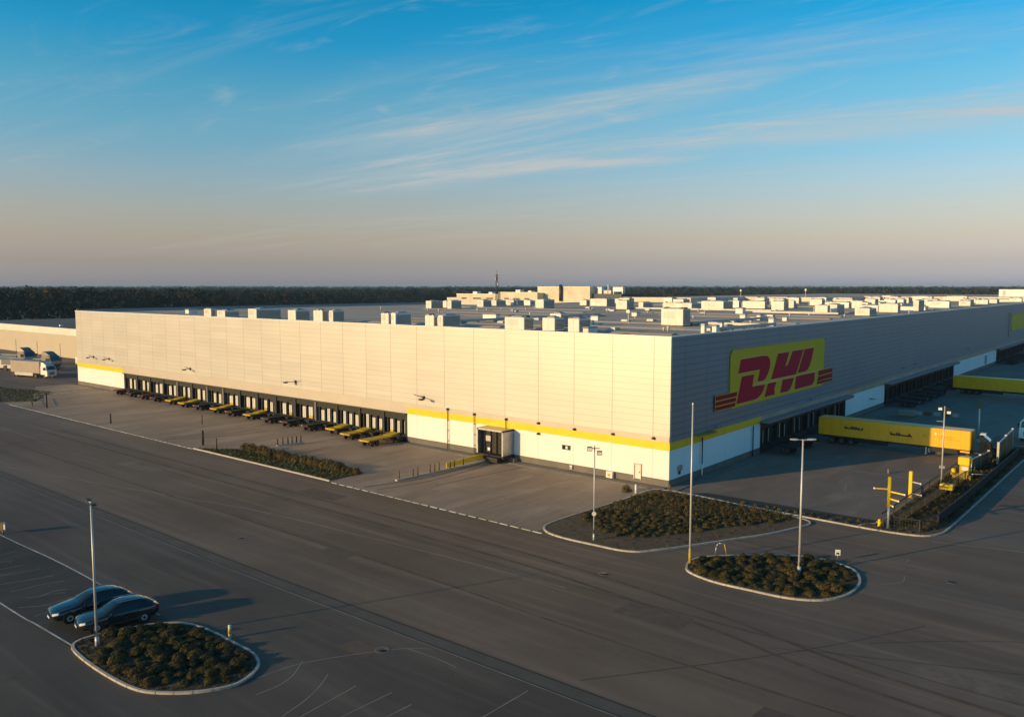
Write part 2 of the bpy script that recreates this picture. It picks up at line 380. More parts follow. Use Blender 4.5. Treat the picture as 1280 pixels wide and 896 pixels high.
def tag(o, label=None, cat=None, group=None, kind=None):
    if label: o['label'] = label
    if cat: o['category'] = cat
    if group: o['group'] = group
    if kind: o['kind'] = kind
    return o
def copy_tree(o, parent=None):
    c = o.copy(); COL.objects.link(c)
    if parent: c.parent = parent
    for ch in list(o.children): copy_tree(ch, c)
    return c
def struct(name, b): o = b.build(name); o['kind'] = 'structure'; return o
ORD = ['', 'first', 'second', 'third', 'fourth', 'fifth', 'sixth', 'seventh', 'eighth', 'ninth', 'tenth', 'eleventh', 'twelfth', 'thirteenth',
       'fourteenth', 'fifteenth', 'sixteenth', 'seventeenth', 'eighteenth', 'nineteenth', 'twentieth', 'twenty-first', 'twenty-second']
def smooth_loop(pts, n=5, closed=True):
    out = []; N_ = len(pts)
    for i in range(N_ if closed else N_-1):
        g = lambda k: Vector(pts[k % N_]) if closed else Vector(pts[min(max(k, 0), N_-1)])
        p0, p1, p2, p3 = g(i-1), g(i), g(i+1), g(i+2)
        for j in range(n):
            t = j/n
            out.append(tuple(.5*((2*p1)+(p2-p0)*t+(2*p0-5*p1+4*p2-p3)*t*t+(3*p1-p0-3*p2+p3)*t**3)))
    if not closed: out.append(tuple(pts[-1]))
    return out
def offset_loop(pts, d, closed=True):
    n = len(pts); out = []
    for i in range(n):
        a = Vector(pts[(i-1) % n] if closed or i else pts[0]); c = Vector(pts[(i+1) % n] if closed or i < n-1 else pts[-1])
        t = (c-a).normalized(); out.append((pts[i][0]-t.y*d, pts[i][1]+t.x*d))
    return out
def strip(b, pts, w, z0, z1, m, closed=False):
    L_, R_ = offset_loop(pts, w/2, closed), offset_loop(pts, -w/2, closed)
    rings = [[(*l, z0), (*r, z0), (*r, z1), (*l, z1)] for l, r in zip(L_, R_)]
    if closed: rings.append(rings[0])
    b.loft(rings, m, caps=not closed)
def line(b, pts, w, z, m):
    L_, R_ = offset_loop(pts, w/2, False), offset_loop(pts, -w/2, False)
    b.loft([[(*l, z), (*r, z)] for l, r in zip(L_, R_)], m, closed=False)

# ================================================================== SETTING
b = MB(); b.sheet([(4600*math.cos(2*math.pi*i/64), 4600*math.sin(2*math.pi*i/64)) for i in range(64)], 0, 'land'); struct('ground', b)
b = MB(); b.sheet([(-420, -260), (330, -260), (330, 440), (-420, 440)], .004, 'asphalt'); struct('road', b)
b = MB(); b.sheet([(-420, -260), (330, -260), (330, -43.2), (60, -43.25), (-9, -44.4), (-65, -44.4), (-420, -44.4)], .006, 'asphalt_fore'); struct('forecourt', b)
b = MB(); b.sheet([(-131, -22), (-1.3, -22), (-1.3, -.6), (-131, -.6)], .008, 'concrete_yard')
b.sheet([(-152, -8), (-131, -16.2), (-131, -.6), (-152, -.6)], .008, 'concrete_yard'); struct('dock_yard', b)
b = MB(); b.sheet([(.4, -1.2), (21.6, -1.2), (21.6, 60), (45, 60), (45, 330), (.4, 330)], .008, 'asphalt_side'); struct('side_yard', b)
b = MB(); b.sheet([(2.2, -1.0), (8, -1.45), (21.4, -1.5), (21.7, 1.5), (4.2, .75)], .012, 'asphalt_park'); struct('verge', b)
b = MB(); b.sheet([(-60, -59.2), (-8.6, -59.0), (-7.5, -53.0), (-60, -53.0)], .008, 'asphalt_park'); struct('parking_area', b)
b = MB(); line(b, [(-420, -44.35), (-65, -44.35), (-9, -44.35), (60, -43.2)], 1.0, .008, 'channel'); struct('drain_channel', b)

b = MB()
for off in (-.55, .55): line(b, [(-420, -44.35+off), (-65, -44.35+off), (-9, -44.35+off), (60, -43.2+off)], .13, .012, 'seal')
line(b, [(-420, -45.0), (-65, -45.0), (-9, -45.0), (60, -43.85)], .06, .012, 'paint_faint')
line(b, smooth_loop([(-90, -45.5), (-68.9, -42.7), (-40, -36.8), (-26.8, -34.1), (-10, -32.6), (2.5, -31.8), (9, -31.5)], 6, False), .08, .012, 'paint_faint')
# blocks of the flush edging along the dock yard
for i in range(96):
    x = -126+i*1.31
    if -61 < x < -31.4: continue
    b.box(x, x+.95+.2*random.random(), -22.13, -21.98, .004, .05, 'paint' if random.random() < .75 else 'kerb')
# bay lines of the car park, worn and uneven
line(b, smooth_loop([(-60, -53.15), (-37.4, -53.2), (-25, -52.9), (-12.8, -53.1), (-9, -53.0)], 4, False), .11, .012, 'paint')
line(b, smooth_loop([(-60, -59.3), (-19.7, -59.1), (-14, -58.95), (-8.4, -58.8)], 4, False), .12, .012, 'paint')
for k in range(20):
    x = -52 + k*2.05
    j = lambda: random.uniform(-.28, .28)
    y1 = -53.6-random.random()*1.6; y0 = -58.7+random.random()*1.2
    line(b, smooth_loop([(x+j()+.5, y1), (x+j()*1.6, y1*.65+y0*.35), (x+j()*1.6, y1*.3+y0*.7), (x+j()-.4, y0)], 5, False), .055, .012, 'paint_faint')
    if random.random() < .5: line(b, smooth_loop([(x+j()+1.3, y1-.4), (x+.8+j(), -55.6), (x+.4+j(), y0+.9)], 5, False), .04, .012, 'paint_faint')
# curved guide lines and bays beside the near island
for pts in ([(3.87, -54.01), (3.95, -52.6), (4.35, -51.0), (5.63, -48.6), (7.4, -46.0), (8.8, -44.95)],
            [(5.47, -55.05), (5.53, -53.83), (5.18, -52.54), (4.05, -51.01)],
            [(9.4, -57.0), (8.52, -55.53), (8.04, -53.8), (7.3, -52.2), (6.52, -51.05)], [(7.6, -45.9), (9.5, -45.7), (11.6, -45.8)]):
    line(b, smooth_loop(pts, 5, False), .055, .012, 'paint_faint')
for p, q in (((9.25, -55.0), (8.85, -50.94)), ((10.85, -54.2), (10.93, -50.16)), ((12.6, -53.0), (12.7, -50.4)), ((16.45, -49.8), (16.5, -45.28))):
    line(b, [p, q], .06, .012, 'paint_faint')
# bay lines in the dock yard
for k in range(9):
    x = -11.5 + k*1.15 - 2
    line(b, smooth_loop([(x, -21.5), (x-.05, -18.5), (x+.15*random.random(), -14.8), (x+.3, -11-3*random.random())], 4, False), .10, .012, 'paint_faint')
line(b, [(-20.5, -15.5), (-18.9, -2.2)], .14, .012, 'seal')
line(b, [(-40.5, -1.9), (-20.5, -1.9)], .35, .012, 'paint_faint'); line(b, [(-20.0, -1.9), (-1.6, -1.9)], .35, .012, 'paint_faint')
# side yard and the drive to the right
line(b, [(7.5, 21.4), (12.4, 21.7), (16.7, 21.9), (21, 22.0)], .22, .012, 'paint_faint')
line(b, [(15.2, 11.0), (14.4, 14.0), (16.8, 14.3), (19.6, 14.5)], .10, .012, 'paint_faint')
line(b, [(6.2, 70.6), (10.5, 74.0), (16.2, 76.5), (30, 79)], .3, .012, 'paint_faint')
line(b, [(26.9, -2.3), (33.5, -.5), (41, 1.5)], .13, .012, 'paint_faint')
for pts in ([(26.5, -15.9), (27.6, -14.5), (27.4, -13.0)], [(24.2, -11.2), (26.4, -9.9), (26.6, -8.6)], [(29, -27.0), (36, -21), (48, -14.5)], [(18, -42.5), (26, -31), (31, -22)]):
    line(b, smooth_loop(pts, 5, False), .06, .012, 'paint_faint' if pts[0][1] > -20 else 'seal')
struct('painted_markings', b)
b = MB()
for x, y, w, h, mm in ((-30, -27, 6, 2.2, 'patch_dark'), (-12, -38, 3.5, 1.6, 'patch_dark'), (14, -33, 5, 2.4, 'patch_dark'), (32, -30, 7, 2.2, 'patch_light'), (-60, -33, 9, 2.5, 'patch_light'), (4, -48.5, 2.6, 1.5, 'patch_dark'), (20, -51, 3.2, 1.6, 'patch_light'), (37, -8, 3, 6, 'patch_dark'), (-95, -36, 12, 3, 'patch_dark'), (27, -40, 2.2, 1.4, 'patch_dark'), (-2, -29, 2, 1.2, 'patch_light')):
    b.sheet([(x, y), (x+w, y+.1), (x+w-.1, y+h), (x+.1, y+h-.05)], .010, mm)
for pts in ([(-90, -27.5), (-40, -27.5), (-5, -27.2), (8, -27.6), (20, -29), (30, -31), (46, -32)], [(-90, -29.6), (-40, -29.6), (-5, -29.4), (8, -29.8), (20, -31.2), (30, -33.2), (46, -34)],
            [(-90, -36.2), (-40, -36.6), (-5, -36.4), (20, -37.0), (50, -36)], [(-24, -21), (-22.5, -15), (-22.6, -9), (-23, -4)], [(-26, -21), (-24.2, -15), (-24.0, -9), (-24.2, -4)], [(-48, -21), (-47, -14), (-47.5, -9)], [(-70, -21), (-66, -14), (-65, -7)], [(-72, -21), (-68, -14), (-67, -7)]):
    ty_z = globals().get('ty_z', .0112)+.0006; line(b, smooth_loop(pts, 6, False), random.uniform(.18, .34), ty_z, 'tyre')
for pts in ([(-75, -30.5), (-45, -30.9), (-20, -30.2), (6, -30.8), (30, -29.8), (60, -30.3)], [(24.5, -31.5), (33, -27.5), (48, -21.5)]):
    p2 = [(x+random.uniform(-.2, .2), y+random.uniform(-.12, .12)) for x, y in smooth_loop(pts, 7, False)]
    ty_z += .0006; line(b, p2, .04, ty_z, 'crack')
struct('road_wear', b)
for x, y, lab in ((9.5, -27.2, 'round iron manhole cover in the road before the corner bed'), (-20.0, -40.0, 'round iron manhole cover in the middle of the wide road'), (30.5, -12.0, 'round iron manhole cover in the drive right of the oval island'), (6.5, -47.0, 'round iron manhole cover beyond the island with the parked cars')):
    o = tag(empty('manhole_cover', (x, y, .012)), lab, 'manhole cover', 'manhole covers in the paving')
    part('lid', o, lambda b: b.tube((0, 0, 0), (0, 0, .012), .36, .36, 18, 'dark_steel')); part('ring', o, lambda b: b.loft([[(q*math.cos(t), q*math.sin(t), z) for t in [2*math.pi*i/18 for i in range(18)]] for q, z in ((.37, 0), (.37, .010), (.47, .010), (.47, 0))], 'plinth'))

# kerbed islands --------------------------------------------------------
ISL_A = smooth_loop([(-8.6, -58.7), (-6.9, -59.15), (-3.3, -59.25), (-.2, -59.0), (1.4, -58.3), (2.9, -56.9), (3.7, -55.1), (2.8, -53.2), (1.1, -52.4), (-1.2, -52.3), (-4, -52.3), (-6.2, -52.7), (-7.6, -53.9), (-8.4, -55.6), (-8.9, -57.4)], 4)
ISL_B = smooth_loop([(-1.75, -19.3), (-1.3, -20.7), (.1, -21.7), (2.3, -22.0), (4.7, -21.9), (7.2, -21.75), (8.5, -21.3), (9.3, -20.5), (11.5, -16.7), (13.3, -13.1), (15.2, -9.4), (16.3, -6.2), (16.9, -4.2), (16.3, -3.0), (14.3, -2.5), (9, -1.75), (4, -1.3), (.6, -1.3), (-.6, -1.7), (-1.0, -3), (-1.1, -7.5), (-1.4, -12.2), (-1.7, -16)], 3)
ISL_C = smooth_loop([(13.6, -21.6), (14.5, -22.8), (16.8, -23.5), (19.7, -23.4), (22.4, -23.1), (24.3, -22.0), (25.3, -20.0), (25.4, -17.6), (25.0, -15.9), (24.1, -14.3), (22.6, -13.5), (20.3, -13.4), (17.3, -15.3), (14.2, -18.1), (13.3, -20.0)], 4)
ISL_H = [(-60.3, -21.85), (-31.3, -21.75), (-31.2, -16.7), (-33.5, -15.9), (-53, -17.2), (-57, -19.6)]
ISL_R = smooth_loop([(20.8, -1.95), (22.4, -1.95), (24, -1.8), (25.9, -1.2), (26.9, .4), (27.15, 3), (27.25, 12), (27.35, 24), (27.45, 37), (27.6, 50), (26.6, 51.5), (24, 51), (22.6, 45), (21.9, 36), (21.8, 20), (21.75, 6), (21.7, .8), (21.2, -.4), (20.7, -1.2)], 3)
soil = MB(); kerbs = MB()
for lp in (ISL_A, ISL_B, ISL_C, ISL_R):
    soil.sheet(offset_loop(lp, .12), .10, 'soil'); strip(kerbs, lp, .17, .004, .135, 'kerb', True)
soil.sheet(ISL_H, .05, 'soil'); strip(kerbs, [(-60.5, -21.9), (-31.1, -21.8)], .22, .004, .16, 'kerb')
# long kerb from the building corner to the planted strip
strip(kerbs, [(.9, -1.05), (4, -1.15), (8, -1.62), (14, -1.85), (20.75, -1.97)], .2, .004, .13, 'kerb')
for lp in (ISL_A, ISL_B, ISL_C, ISL_R):
    acc = 0
    for i in range(len(lp)):
        p, q = Vector(lp[i]), Vector(lp[(i+1) % len(lp)]); L_ = (q-p).length; t = (q-p)/max(L_, 1e-6)
        while acc < L_:
            c = p+t*acc; kerbs.bar((c.x-t.y*-.10, c.y+t.x*-.10, .07), (c.x-t.y*.10, c.y+t.x*.10, .07), .022, .137, 'plinth'); acc += 1.0
        acc -= L_
struct('planting_beds', soil); struct('kerbs', kerbs)
# raised pavement along the plinth
b = MB(); b.box(-41.3, -.15, -1.55, -.05, .004, .09, 'plinth'); b.box(.05, 1.4, -.9, 23.5, .004, .09, 'plinth'); struct('pavement', b)

# ================================================================== WAREHOUSE
H_ = 16.5
wh = tag(empty('warehouse', (0, 0, 0)), 'huge silver flat-roofed warehouse with yellow stripe and long rows of loading docks', 'warehouse')
part('cladding', wh, lambda b: b.box(-149.5, 0, 0, .3, 5.6, H_, 'clad_front'))
part('cladding', wh, lambda b: b.box(-.3, 0, .306, 330, 5.6, H_, 'clad_side_shade'))
part('cladding', wh, lambda b: b.box(-149.5, -149.2, .3, 115, 0, H_+.4, 'clad_side_shade'))
def coping(b):
    b.box(-149.6, .08, -.08, .45, H_, H_+.12, 'white_metal'); b.box(-.45, .08, .45, 330, H_, H_+.12, 'white_metal')
    b.box(-149.6, -149.15, .45, 115, H_+.4, H_+.52, 'dark_steel'); b.box(-149.6, -124, 114.6, 115, H_-.8, H_+.52, 'hvac_grey')
part('coping', wh, coping)
part('roof', wh, lambda b: (b.box(-149.2, -.3, .3, 115, 15.9, 16.2, 'roof'), b.box(-125, -.3, 115, 330, 15.9, 16.2, 'roof'), b.box(-125.2, -124.9, 115, 330, 0, 16.4, 'clad_side_shade')))
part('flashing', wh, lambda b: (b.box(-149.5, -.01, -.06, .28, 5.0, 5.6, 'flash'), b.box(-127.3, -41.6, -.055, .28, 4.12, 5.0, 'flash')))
part('flashing', wh, lambda b: (b.box(-.28, .05, .02, 330, 5.0, 5.6, 'clad_side_shade'), b.box(-.28, .045, 24.2, 330, 4.12, 5.0, 'flash_side')))
part('stripe', wh, lambda b: b.box(-41.6, -.01, -.07, .28, 4.12, 5.0, 'yellow'))
part('stripe', wh, lambda b: b.box(-149.5, -127.3, -.07, .28, 4.12, 5.0, 'yellow'))
part('stripe', wh, lambda b: b.box(-.28, .06, -.05, 24.2, 4.12, 5.0, 'yellow'))
FR = [(-149.5, -127.3), (-41.6, -26.4), (-22.0, -.02)]           # solid lengths of the lower wall
for x0, x1 in FR: part('lower_wall', wh, lambda b: b.box(x0, x1, -.02, .3, .85, 4.12, 'white_wall'))
SR = [(.0, 24.2), (58.4, 79.9), (135.6, 188), (237, 330)]
for y0, y1 in SR: part('lower_wall', wh, lambda b: b.box(-.3, 0.01, y0, y1, .85, 4.12, 'white_side_shade'))
for x0, x1 in FR: part('plinth', wh, lambda b: b.box(x0, x1, -.04, .3, 0, .85, 'plinth'))
for y0, y1 in SR: part('plinth', wh, lambda b: b.box(-.3, .03, y0+.03, y1, 0, .85, 'plinth'))

def dock_run(front, s0, s1, n, depth=.62):
    """shallow recessed run of n loading bays; each bay is a dock_shelter part with its doors as sub-parts"""
    def mp(x0, x1, d0, d1):      # along the wall, outwards
        return (x0, x1, -d1, -d0) if front else (d0, d1, x0, x1)
    def bx(b, a0, a1, d0, d1, z0, z1, m): b.box(*mp(a0, a1, d0, d1), z0, z1, m)
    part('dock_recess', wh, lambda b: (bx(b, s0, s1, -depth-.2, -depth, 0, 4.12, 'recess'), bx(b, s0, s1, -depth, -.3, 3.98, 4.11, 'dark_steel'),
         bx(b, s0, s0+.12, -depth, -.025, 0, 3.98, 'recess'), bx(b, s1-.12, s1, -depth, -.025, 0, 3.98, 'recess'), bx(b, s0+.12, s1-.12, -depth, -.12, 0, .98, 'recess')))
    p = (s1-s0)/n
    for i in range(n):
        a = s0+i*p; sh = MB(); lo = a if i else a+.13
        pm = random.choice(['recess', 'recess', 'dark_steel', 'plinth']) if front else 'dark_steel'
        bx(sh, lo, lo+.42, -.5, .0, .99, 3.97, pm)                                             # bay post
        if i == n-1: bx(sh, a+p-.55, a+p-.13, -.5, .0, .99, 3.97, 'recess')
        bx(sh, lo+.43, a+p-.15, -.52, -.16, 3.15, 3.96, 'black')                                # head curtain
        off = random.uniform(-.12, .12); dw = 1.25 if front else .8
        cs = [a+p*.36+off, a+p*.68+off]
        if front and i >= n-4: cs = [a+p*.27, a+p*.54, a+p*.82]; dw = .95
        for k, c in enumerate(cs): bx(sh, c-dw/2-.26, c-dw/2-.04, -depth+.01, -.32, .99, 3.14, 'black')
        bx(sh, lo+.5, a+p-.1, -.118, .10, .45, .95, 'black')                                   # bumper beam
        if front: bx(sh, lo+.7+off, a+p-.5, .101, random.uniform(.6, 1.5), .3, random.uniform(.8, .93), 'black'); bx(sh, lo+.9, lo+1.2, .101, .9, .02, .3, 'black'); bx(sh, a+p-1.1, a+p-.8, .101, .5, .02, .3, 'black')
        so = sh.build('dock_shelter', wh)
        for c in cs:
            w2 = dw*random.uniform(.45, .88); top = random.uniform(2.6, 3.1)
            d = MB(); bx(d, c-w2/2, c+w2/2, -depth+.012, -depth+.08, .99, top, 'door_white')
            if front and random.random() < .4: bx(d, c-w2/2, c+w2/2, -depth+.02, -depth+.10, .991, 1.0+random.uniform(.2, .5), 'yellow_dirty')
            bx(d, c-.02, c+.02, -depth+.082, -depth+.09, 1.05, top-.05, 'dark_steel')
            d.build('dock_door', so)
dock_run(True, -127.3, -41.6, 16)
dock_run(False, 24.2, 58.4, 6); dock_run(False, 79.9, 135.6, 10); dock_run(False, 188, 237, 9)
part('canopy', wh, lambda b: b.box(-127.3, -41.7, -.45, -.08, 4.0, 4.11, 'dark_steel'))
for y0, y1 in ((24.0, 58.6), (79.7, 135.8), (187.8, 237.2)):
    part('canopy', wh, lambda b: (b.box(.07, 1.25, y0, y1, 4.16, 4.42, 'clad_side_shade'), b.box(.07, 1.2, y0, y1, 4.0, 4.155, 'dark_steel')))
# wall fittings
def wall_lamp(x, arm=1.9, left=True):
    def f(b):
        s = -1 if left else 1
        b.box(x-.12, x+.12, -.18, 0, 6.45, 6.9, 'dark_steel')
        b.tube((x, -.15, 6.7), (x+s*arm*.5, -.9, 7.1), .05, .045, 8, 'dark_steel'); b.tube((x, -.15, 6.7), (x-s*arm*.45, -1.3, 6.75), .05, .05, 8, 'dark_steel')
        b.box(x-s*arm*.45-.28, x-s*arm*.45+.28, -1.75, -1.25, 6.55, 6.76, 'dark_steel')
    part('wall_lamp', wh, f)
wall_lamp(-38.2, 2.2); wall_lamp(-67.7, 1.6, False); wall_lamp(-133.6, 1.6); wall_lamp(-141, 1.0); wall_lamp(-100.4, .8)
for x, top, lamp in ((-33.5, 5.4, True), (-28.66, 5.2, True), (-23.2, 5.1, True)):
    def f(b):
        b.tube((x, -.22, .09), (x, -.22, top), .05, n=8, m='dark_steel'); b.box(x-.09, x+.09, -.36, -.1, top, top+.28, 'dark_steel')
        for z in (1.2, 2.6, 4.0): b.box(x-.1, x+.1, -.22, -.02, z, z+.06, 'dark_steel')
    part('downpipe', wh, f)
for x, z in ((-18, 4.0), (-18, 5.3), (-12.6, 5.15), (-7.2, 5.2), (-1.9, 5.35)):
    part('wall_light', wh, lambda b: (b.box(x-.12, x+.12, -.3, -.07, z-.15, z+.12, 'dark_steel'), b.box(x-.16, x+.04, -.42, -.3, z-.05, z+.02, 'dark_steel')))
def win(b):
    b.box(-14.45, -13.25, -.09, -.02, 2.5, 3.05, 'dark_steel'); b.box(-14.35, -13.98, -.10, -.08, 2.58, 2.97, 'glass'); b.box(-13.9, -13.6, -.12, -.085, 2.6, 2.95, 'lens')
part('window', wh, win)
dr = part('door', wh, lambda b: b.box(-4.3, -3.55, -.05, -.022, .5, 2.1, 'hvac'))
def dframe(b):
    for x in (-4.42, -3.55): b.box(x, x+.12, -.14, -.0215, .4, 2.22, 'flash')
    b.box(-4.3, -3.55, -.14, -.0215, 2.1, 2.22, 'flash')
part('frame', dr, dframe); part('handle', dr, lambda b: b.box(-3.72, -3.64, -.1, -.05, 1.2, 1.32, 'dark_steel'))
def meter(b): b.box(-7.9, -7.0, -.5, -.06, .12, .85, 'hvac', bev=.05); b.box(-7.62, -7.3, -.52, -.49, .3, .6, 'yellow_dirty')
part('meter_box', wh, meter)
part('vent_box', wh, lambda b: (b.box(-13.2, -12.85, -.25, -.06, .3, .75, 'door_white'), b.box(-13.18, -12.87, -.27, -.251, .42, .5, 'dark_steel')))
# gate-like loading shelter on the front, standing proud of the wall
gs = MB()
for x in (-26.4, -22.2): gs.box(x, x+.2, -2.2, .28, .9, 4.1, 'steel')
gs.box(-26.4, -22.0, -2.2, .28, 3.9, 4.12, 'steel'); gs.box(-26.2, -22.2, -1.2, -1.0, .9, 3.9, 'recess')
for z in (1.5, 2.1, 2.7, 3.3): gs.box(-26.2, -22.2, -1.32, -1.2, z, z+.1, 'black')
for x in (-25.9, -24.9, -23.9, -22.9, -22.4): gs.box(x, x+.14, -1.42, -1.2, .9, 3.9, 'dark_steel')
gs.box(-25.5, -24.7, -1.45, -1.43, 2.4, 3.1, 'steel'); gs.box(-25.2, -24.8, -1.46, -1.43, 1.2, 1.6, 'lens')
gs.box(-26.5, -21.9, -2.3, .27, .5, .9, 'black'); gs.box(-25.9, -22.3, -3.0, -2.32, .15, .75, 'dark_steel'); gs.box(-26.2, -21.2, -1.0, .26, 0.005, .5, 'plinth')
gs.build('dock_shelter', wh)
# down pipe, sleeve and awning on the shaded side
part('downpipe', wh, lambda b: (b.tube((.25, 7.3, .1), (.25, 7.3, 4.6), .07, n=8, m='dark_steel'), b.tube((.25, 7.3, .1), (.25, 7.3, 1.5), .1, n=8, m='white_metal')))
part('awning', wh, lambda b: b.box(.07, 1.1, 5.0, 9.4, 5.02, 5.16, 'yellow_dirty'))
part('downpipe', wh, lambda b: b.tube((.2, 21.6, .1), (.2, 21.6, 4.1), .08, n=8, m='dark_steel'))
part('switch_box', wh, lambda b: (b.box(.035, .3, 1.9, 2.5, 1.6, 2.2, 'steel'), b.box(.035, .16, 2.05, 2.35, 1.2, 1.6, 'dark_steel')))
for y, z in ((71.5, 2.3), (11.0, 5.4), (42, 5.35), (92, 6.2), (100.5, 6.4), (150, 6.6)):
    part('wall_light', wh, lambda b: (b.box(.05, .45, y-.15, y+.15, z-.1, z+.2, 'steel'), b.box(.45, .95, y-.3, y+.3, z, z+.1, 'steel')))
part('louvre', wh, lambda b: [b.box(.02, .12, 171.5, 174.5, z, z+.12, 'dark_steel') for z in (1.2, 1.5, 1.8, 2.1, 2.4, 2.7, 3.0, 3.3)])
# raised rear halls of the same roof
for x0, x1, y0, zt in ((-126, -97, 190, 17.7), (-96.9, -66, 236, 17.6), (-65.9, -.35, 286, 17.65)):
    part('rear_hall', wh, lambda b: (b.box(x0, x1, y0, 420, 15.5, zt, 'far_wall'), b.box(x0+.4, x1-.4, y0+.4, 419, zt+.004, zt+.06, 'roof'), b.box(x0-.1, x1+.1, y0-.12, y0+.35, zt+.004, zt+.2, 'hvac')))
# roof runs: skylight strips and ducts
sk = [(-62, -32, 9.5), (-30, -4.5, 9.0), (-60, -30, 16.5), (-27, -3, 20.5), (-74, -40, 24.5), (-36, -5, 33.5), (-80, -38, 42), (-34, -4, 47), (-90, -45, 55), (-40, -6, 68), (-110, -60, 70), (-58, -8, 80), (-115, -70, 88), (-64, -10, 108), (-110, -60, 150), (-55, -8, 150), (-60, -6, 195)]
for x0, x1, y in sk:
    part('skylight', wh, lambda b: (b.loft([[(x, y-.95, 16.2), (x, y-.6, 16.34), (x, y, 16.42), (x, y+.6, 16.34), (x, y+.95, 16.2)] for x in (x0, x1)], 'roof', True)))
def duct(b, p, q, r=.32):
    b.bar((*p, 16.6), (*q, 16.6), r*1.5, r*1.1, 'hvac_grey')
    n = int((Vector(q)-Vector(p)).length/4)+1
    for i in range(n+1):
        c = Vector(p).lerp(Vector(q), i/n); b.box(c.x-.09, c.x+.09, c.y-.09, c.y+.09, 16.19, 16.45, 'dark_steel')
for p, q in (((-14, 31.5), (-14, 60)), ((-3.6, 16), (-3.6, 37)), ((-46, 12), (-46, 55)), ((-70, 100), (-30, 100)), ((-12, 33), (-4, 33)), ((-30, 90), (-12, 90))):
    part('duct', wh, duct, p, q)

# ------------------------------------------------------------------ logo sign
sg = tag(empty('logo_sign', (0, 30.6, 7.2)), 'large yellow wall sign with three slanted red letters on the shaded warehouse side', 'sign')
def flat(b, pts, x0, x1, m):
    pts = [(y-30.6, z-7.2) for y, z in pts]; n = len(pts)
    a = sum(pts[i][0]*pts[(i+1) % n][1]-pts[(i+1) % n][0]*pts[i][1] for i in range(n))
    if a < 0: pts = pts[::-1]
    b.add([(x0, y, z) for y, z in pts]+[(x1, y, z) for y, z in pts], [tuple(range(n-1, -1, -1)), tuple(range(n, 2*n))]+[(i, (i+1) % n, n+(i+1) % n, n+i) for i in range(n)], m)
def rounded(y0, y1, z0, z1, r, n=5):
    return [(cy+r*math.cos(t), cz+r*math.sin(t)) for cy, cz, a in ((y1-r, z1-r, 0), (y0+r, z1-r, 90), (y0+r, z0+r, 180), (y1-r, z0+r, 270)) for t in [R(a+90*i/n) for i in range(n+1)]]
part('panel', sg, lambda b: flat(b, rounded(14.6, 47.1, 7.05, 14.25, .9), .02, .16, 'sign_yellow'))
LET = {
 'D': [[(17.37, 12.97), (24.0, 13.0), (25.4, 12.9), (26.15, 12.5), (26.4, 11.9), (26.25, 11.2), (25.63, 10.45), (24.9, 9.9), (24.2, 9.72), (22.55, 9.74), (23.24, 11.28), (16.63, 11.28)],
       [(17.75, 10.82), (21.32, 10.8), (20.75, 9.28), (24.83, 9.18), (24.5, 8.55), (23.6, 7.95), (22.6, 7.6), (21.4, 7.5), (16.34, 7.5)]],
 'H': [[(29.12, 12.97), (32.91, 12.97), (31.6, 11.1), (32.2, 11.09), (32.7, 11.25), (33.03, 11.6), (34.28, 13.0), (38.26, 13.0), (35.58, 9.62), (26.93, 9.66)],
       [(25.93, 9.2), (28.6, 9.18), (28.0, 8.3), (28.13, 7.5), (24.89, 7.5)], [(30.91, 9.25), (34.9, 9.22), (34.1, 8.2), (33.4, 7.65), (32.6, 7.48), (30.2, 7.5)]],
 'L': [[(38.89, 13.0), (42.4, 13.0), (41.6, 11.4), (40.9, 10.5), (40.1, 9.95), (39.0, 9.75), (36.4, 9.75)], [(35.82, 9.35), (43.09, 9.3), (43.02, 8.2), (42.6, 7.7), (41.8, 7.52), (35.4, 7.5)]]}
def grow(pts, d):
    n = len(pts); a = sum(pts[i][0]*pts[(i+1) % n][1]-pts[(i+1) % n][0]*pts[i][1] for i in range(n)); s = 1 if a > 0 else -1
    out = []
    for i in range(n):
        p, c, q = (Vector(pts[(i+k) % n]) for k in (-1, 0, 1))
        e1 = (c-p).normalized(); e2 = (q-c).normalized(); n1 = Vector((e1.y, -e1.x))*s; n2 = Vector((e2.y, -e2.x))*s
        k = (n1+n2); k = k/max(.35, k.length_squared/2)*1.0
        out.append(tuple(c+k*d))
    return out
for ch, polys in LET.items():
    part('letter', sg, lambda b: [(flat(b, grow(p, .13), .158, .20, 'gold'), flat(b, p, .198, .26, 'red')) for p in polys])
STR = [[[(10.57, 9.03), (16.45, 9.03), (16.25, 8.5), (10.57, 8.5)], [(10.57, 8.35), (16.2, 8.35), (16.0, 7.88), (10.57, 7.88)], [(10.57, 7.73), (16.0, 7.73), (15.8, 7.3), (10.57, 7.3)]],
       [[(44.9, 9.4), (50.75, 9.4), (50.75, 8.75), (44.7, 8.65)], [(44.65, 8.5), (50.75, 8.6), (50.75, 7.95), (44.4, 7.9)], [(44.4, 7.78), (50.75, 7.8), (50.75, 7.4), (44.2, 7.4)]]]
for grp in STR:
    part('speed_stripes', sg, lambda b: [(flat(b, grow(p, .08), .155, .19, 'gold'), flat(b, p, .188, .24, 'dark_red')) for p in grp])
part('swoosh', sg, lambda b: flat(b, [(20.9, 9.27), (21.2, 9.6), (25.2, 9.62), (36, 9.52), (45.5, 9.72), (45.5, 9.5), (36, 9.32), (25, 9.22)], .157, .27, 'gold'))
sg2 = tag(empty('logo_sign', (0, 220, 7.6)), 'plain rounded yellow wall sign at the far end of the shaded warehouse side', 'sign')
part('panel', sg2, lambda b: flat(b, [(y-220+30.6+.0, z) for y, z in rounded(209, 238, 8.2, 13.2, 2.4)], .02, .18, 'sign_yellow'))
part('fin', sg2, lambda b: b.box(.02, .5, -13.9, -13.6, -.6, 6.6, 'steel'))

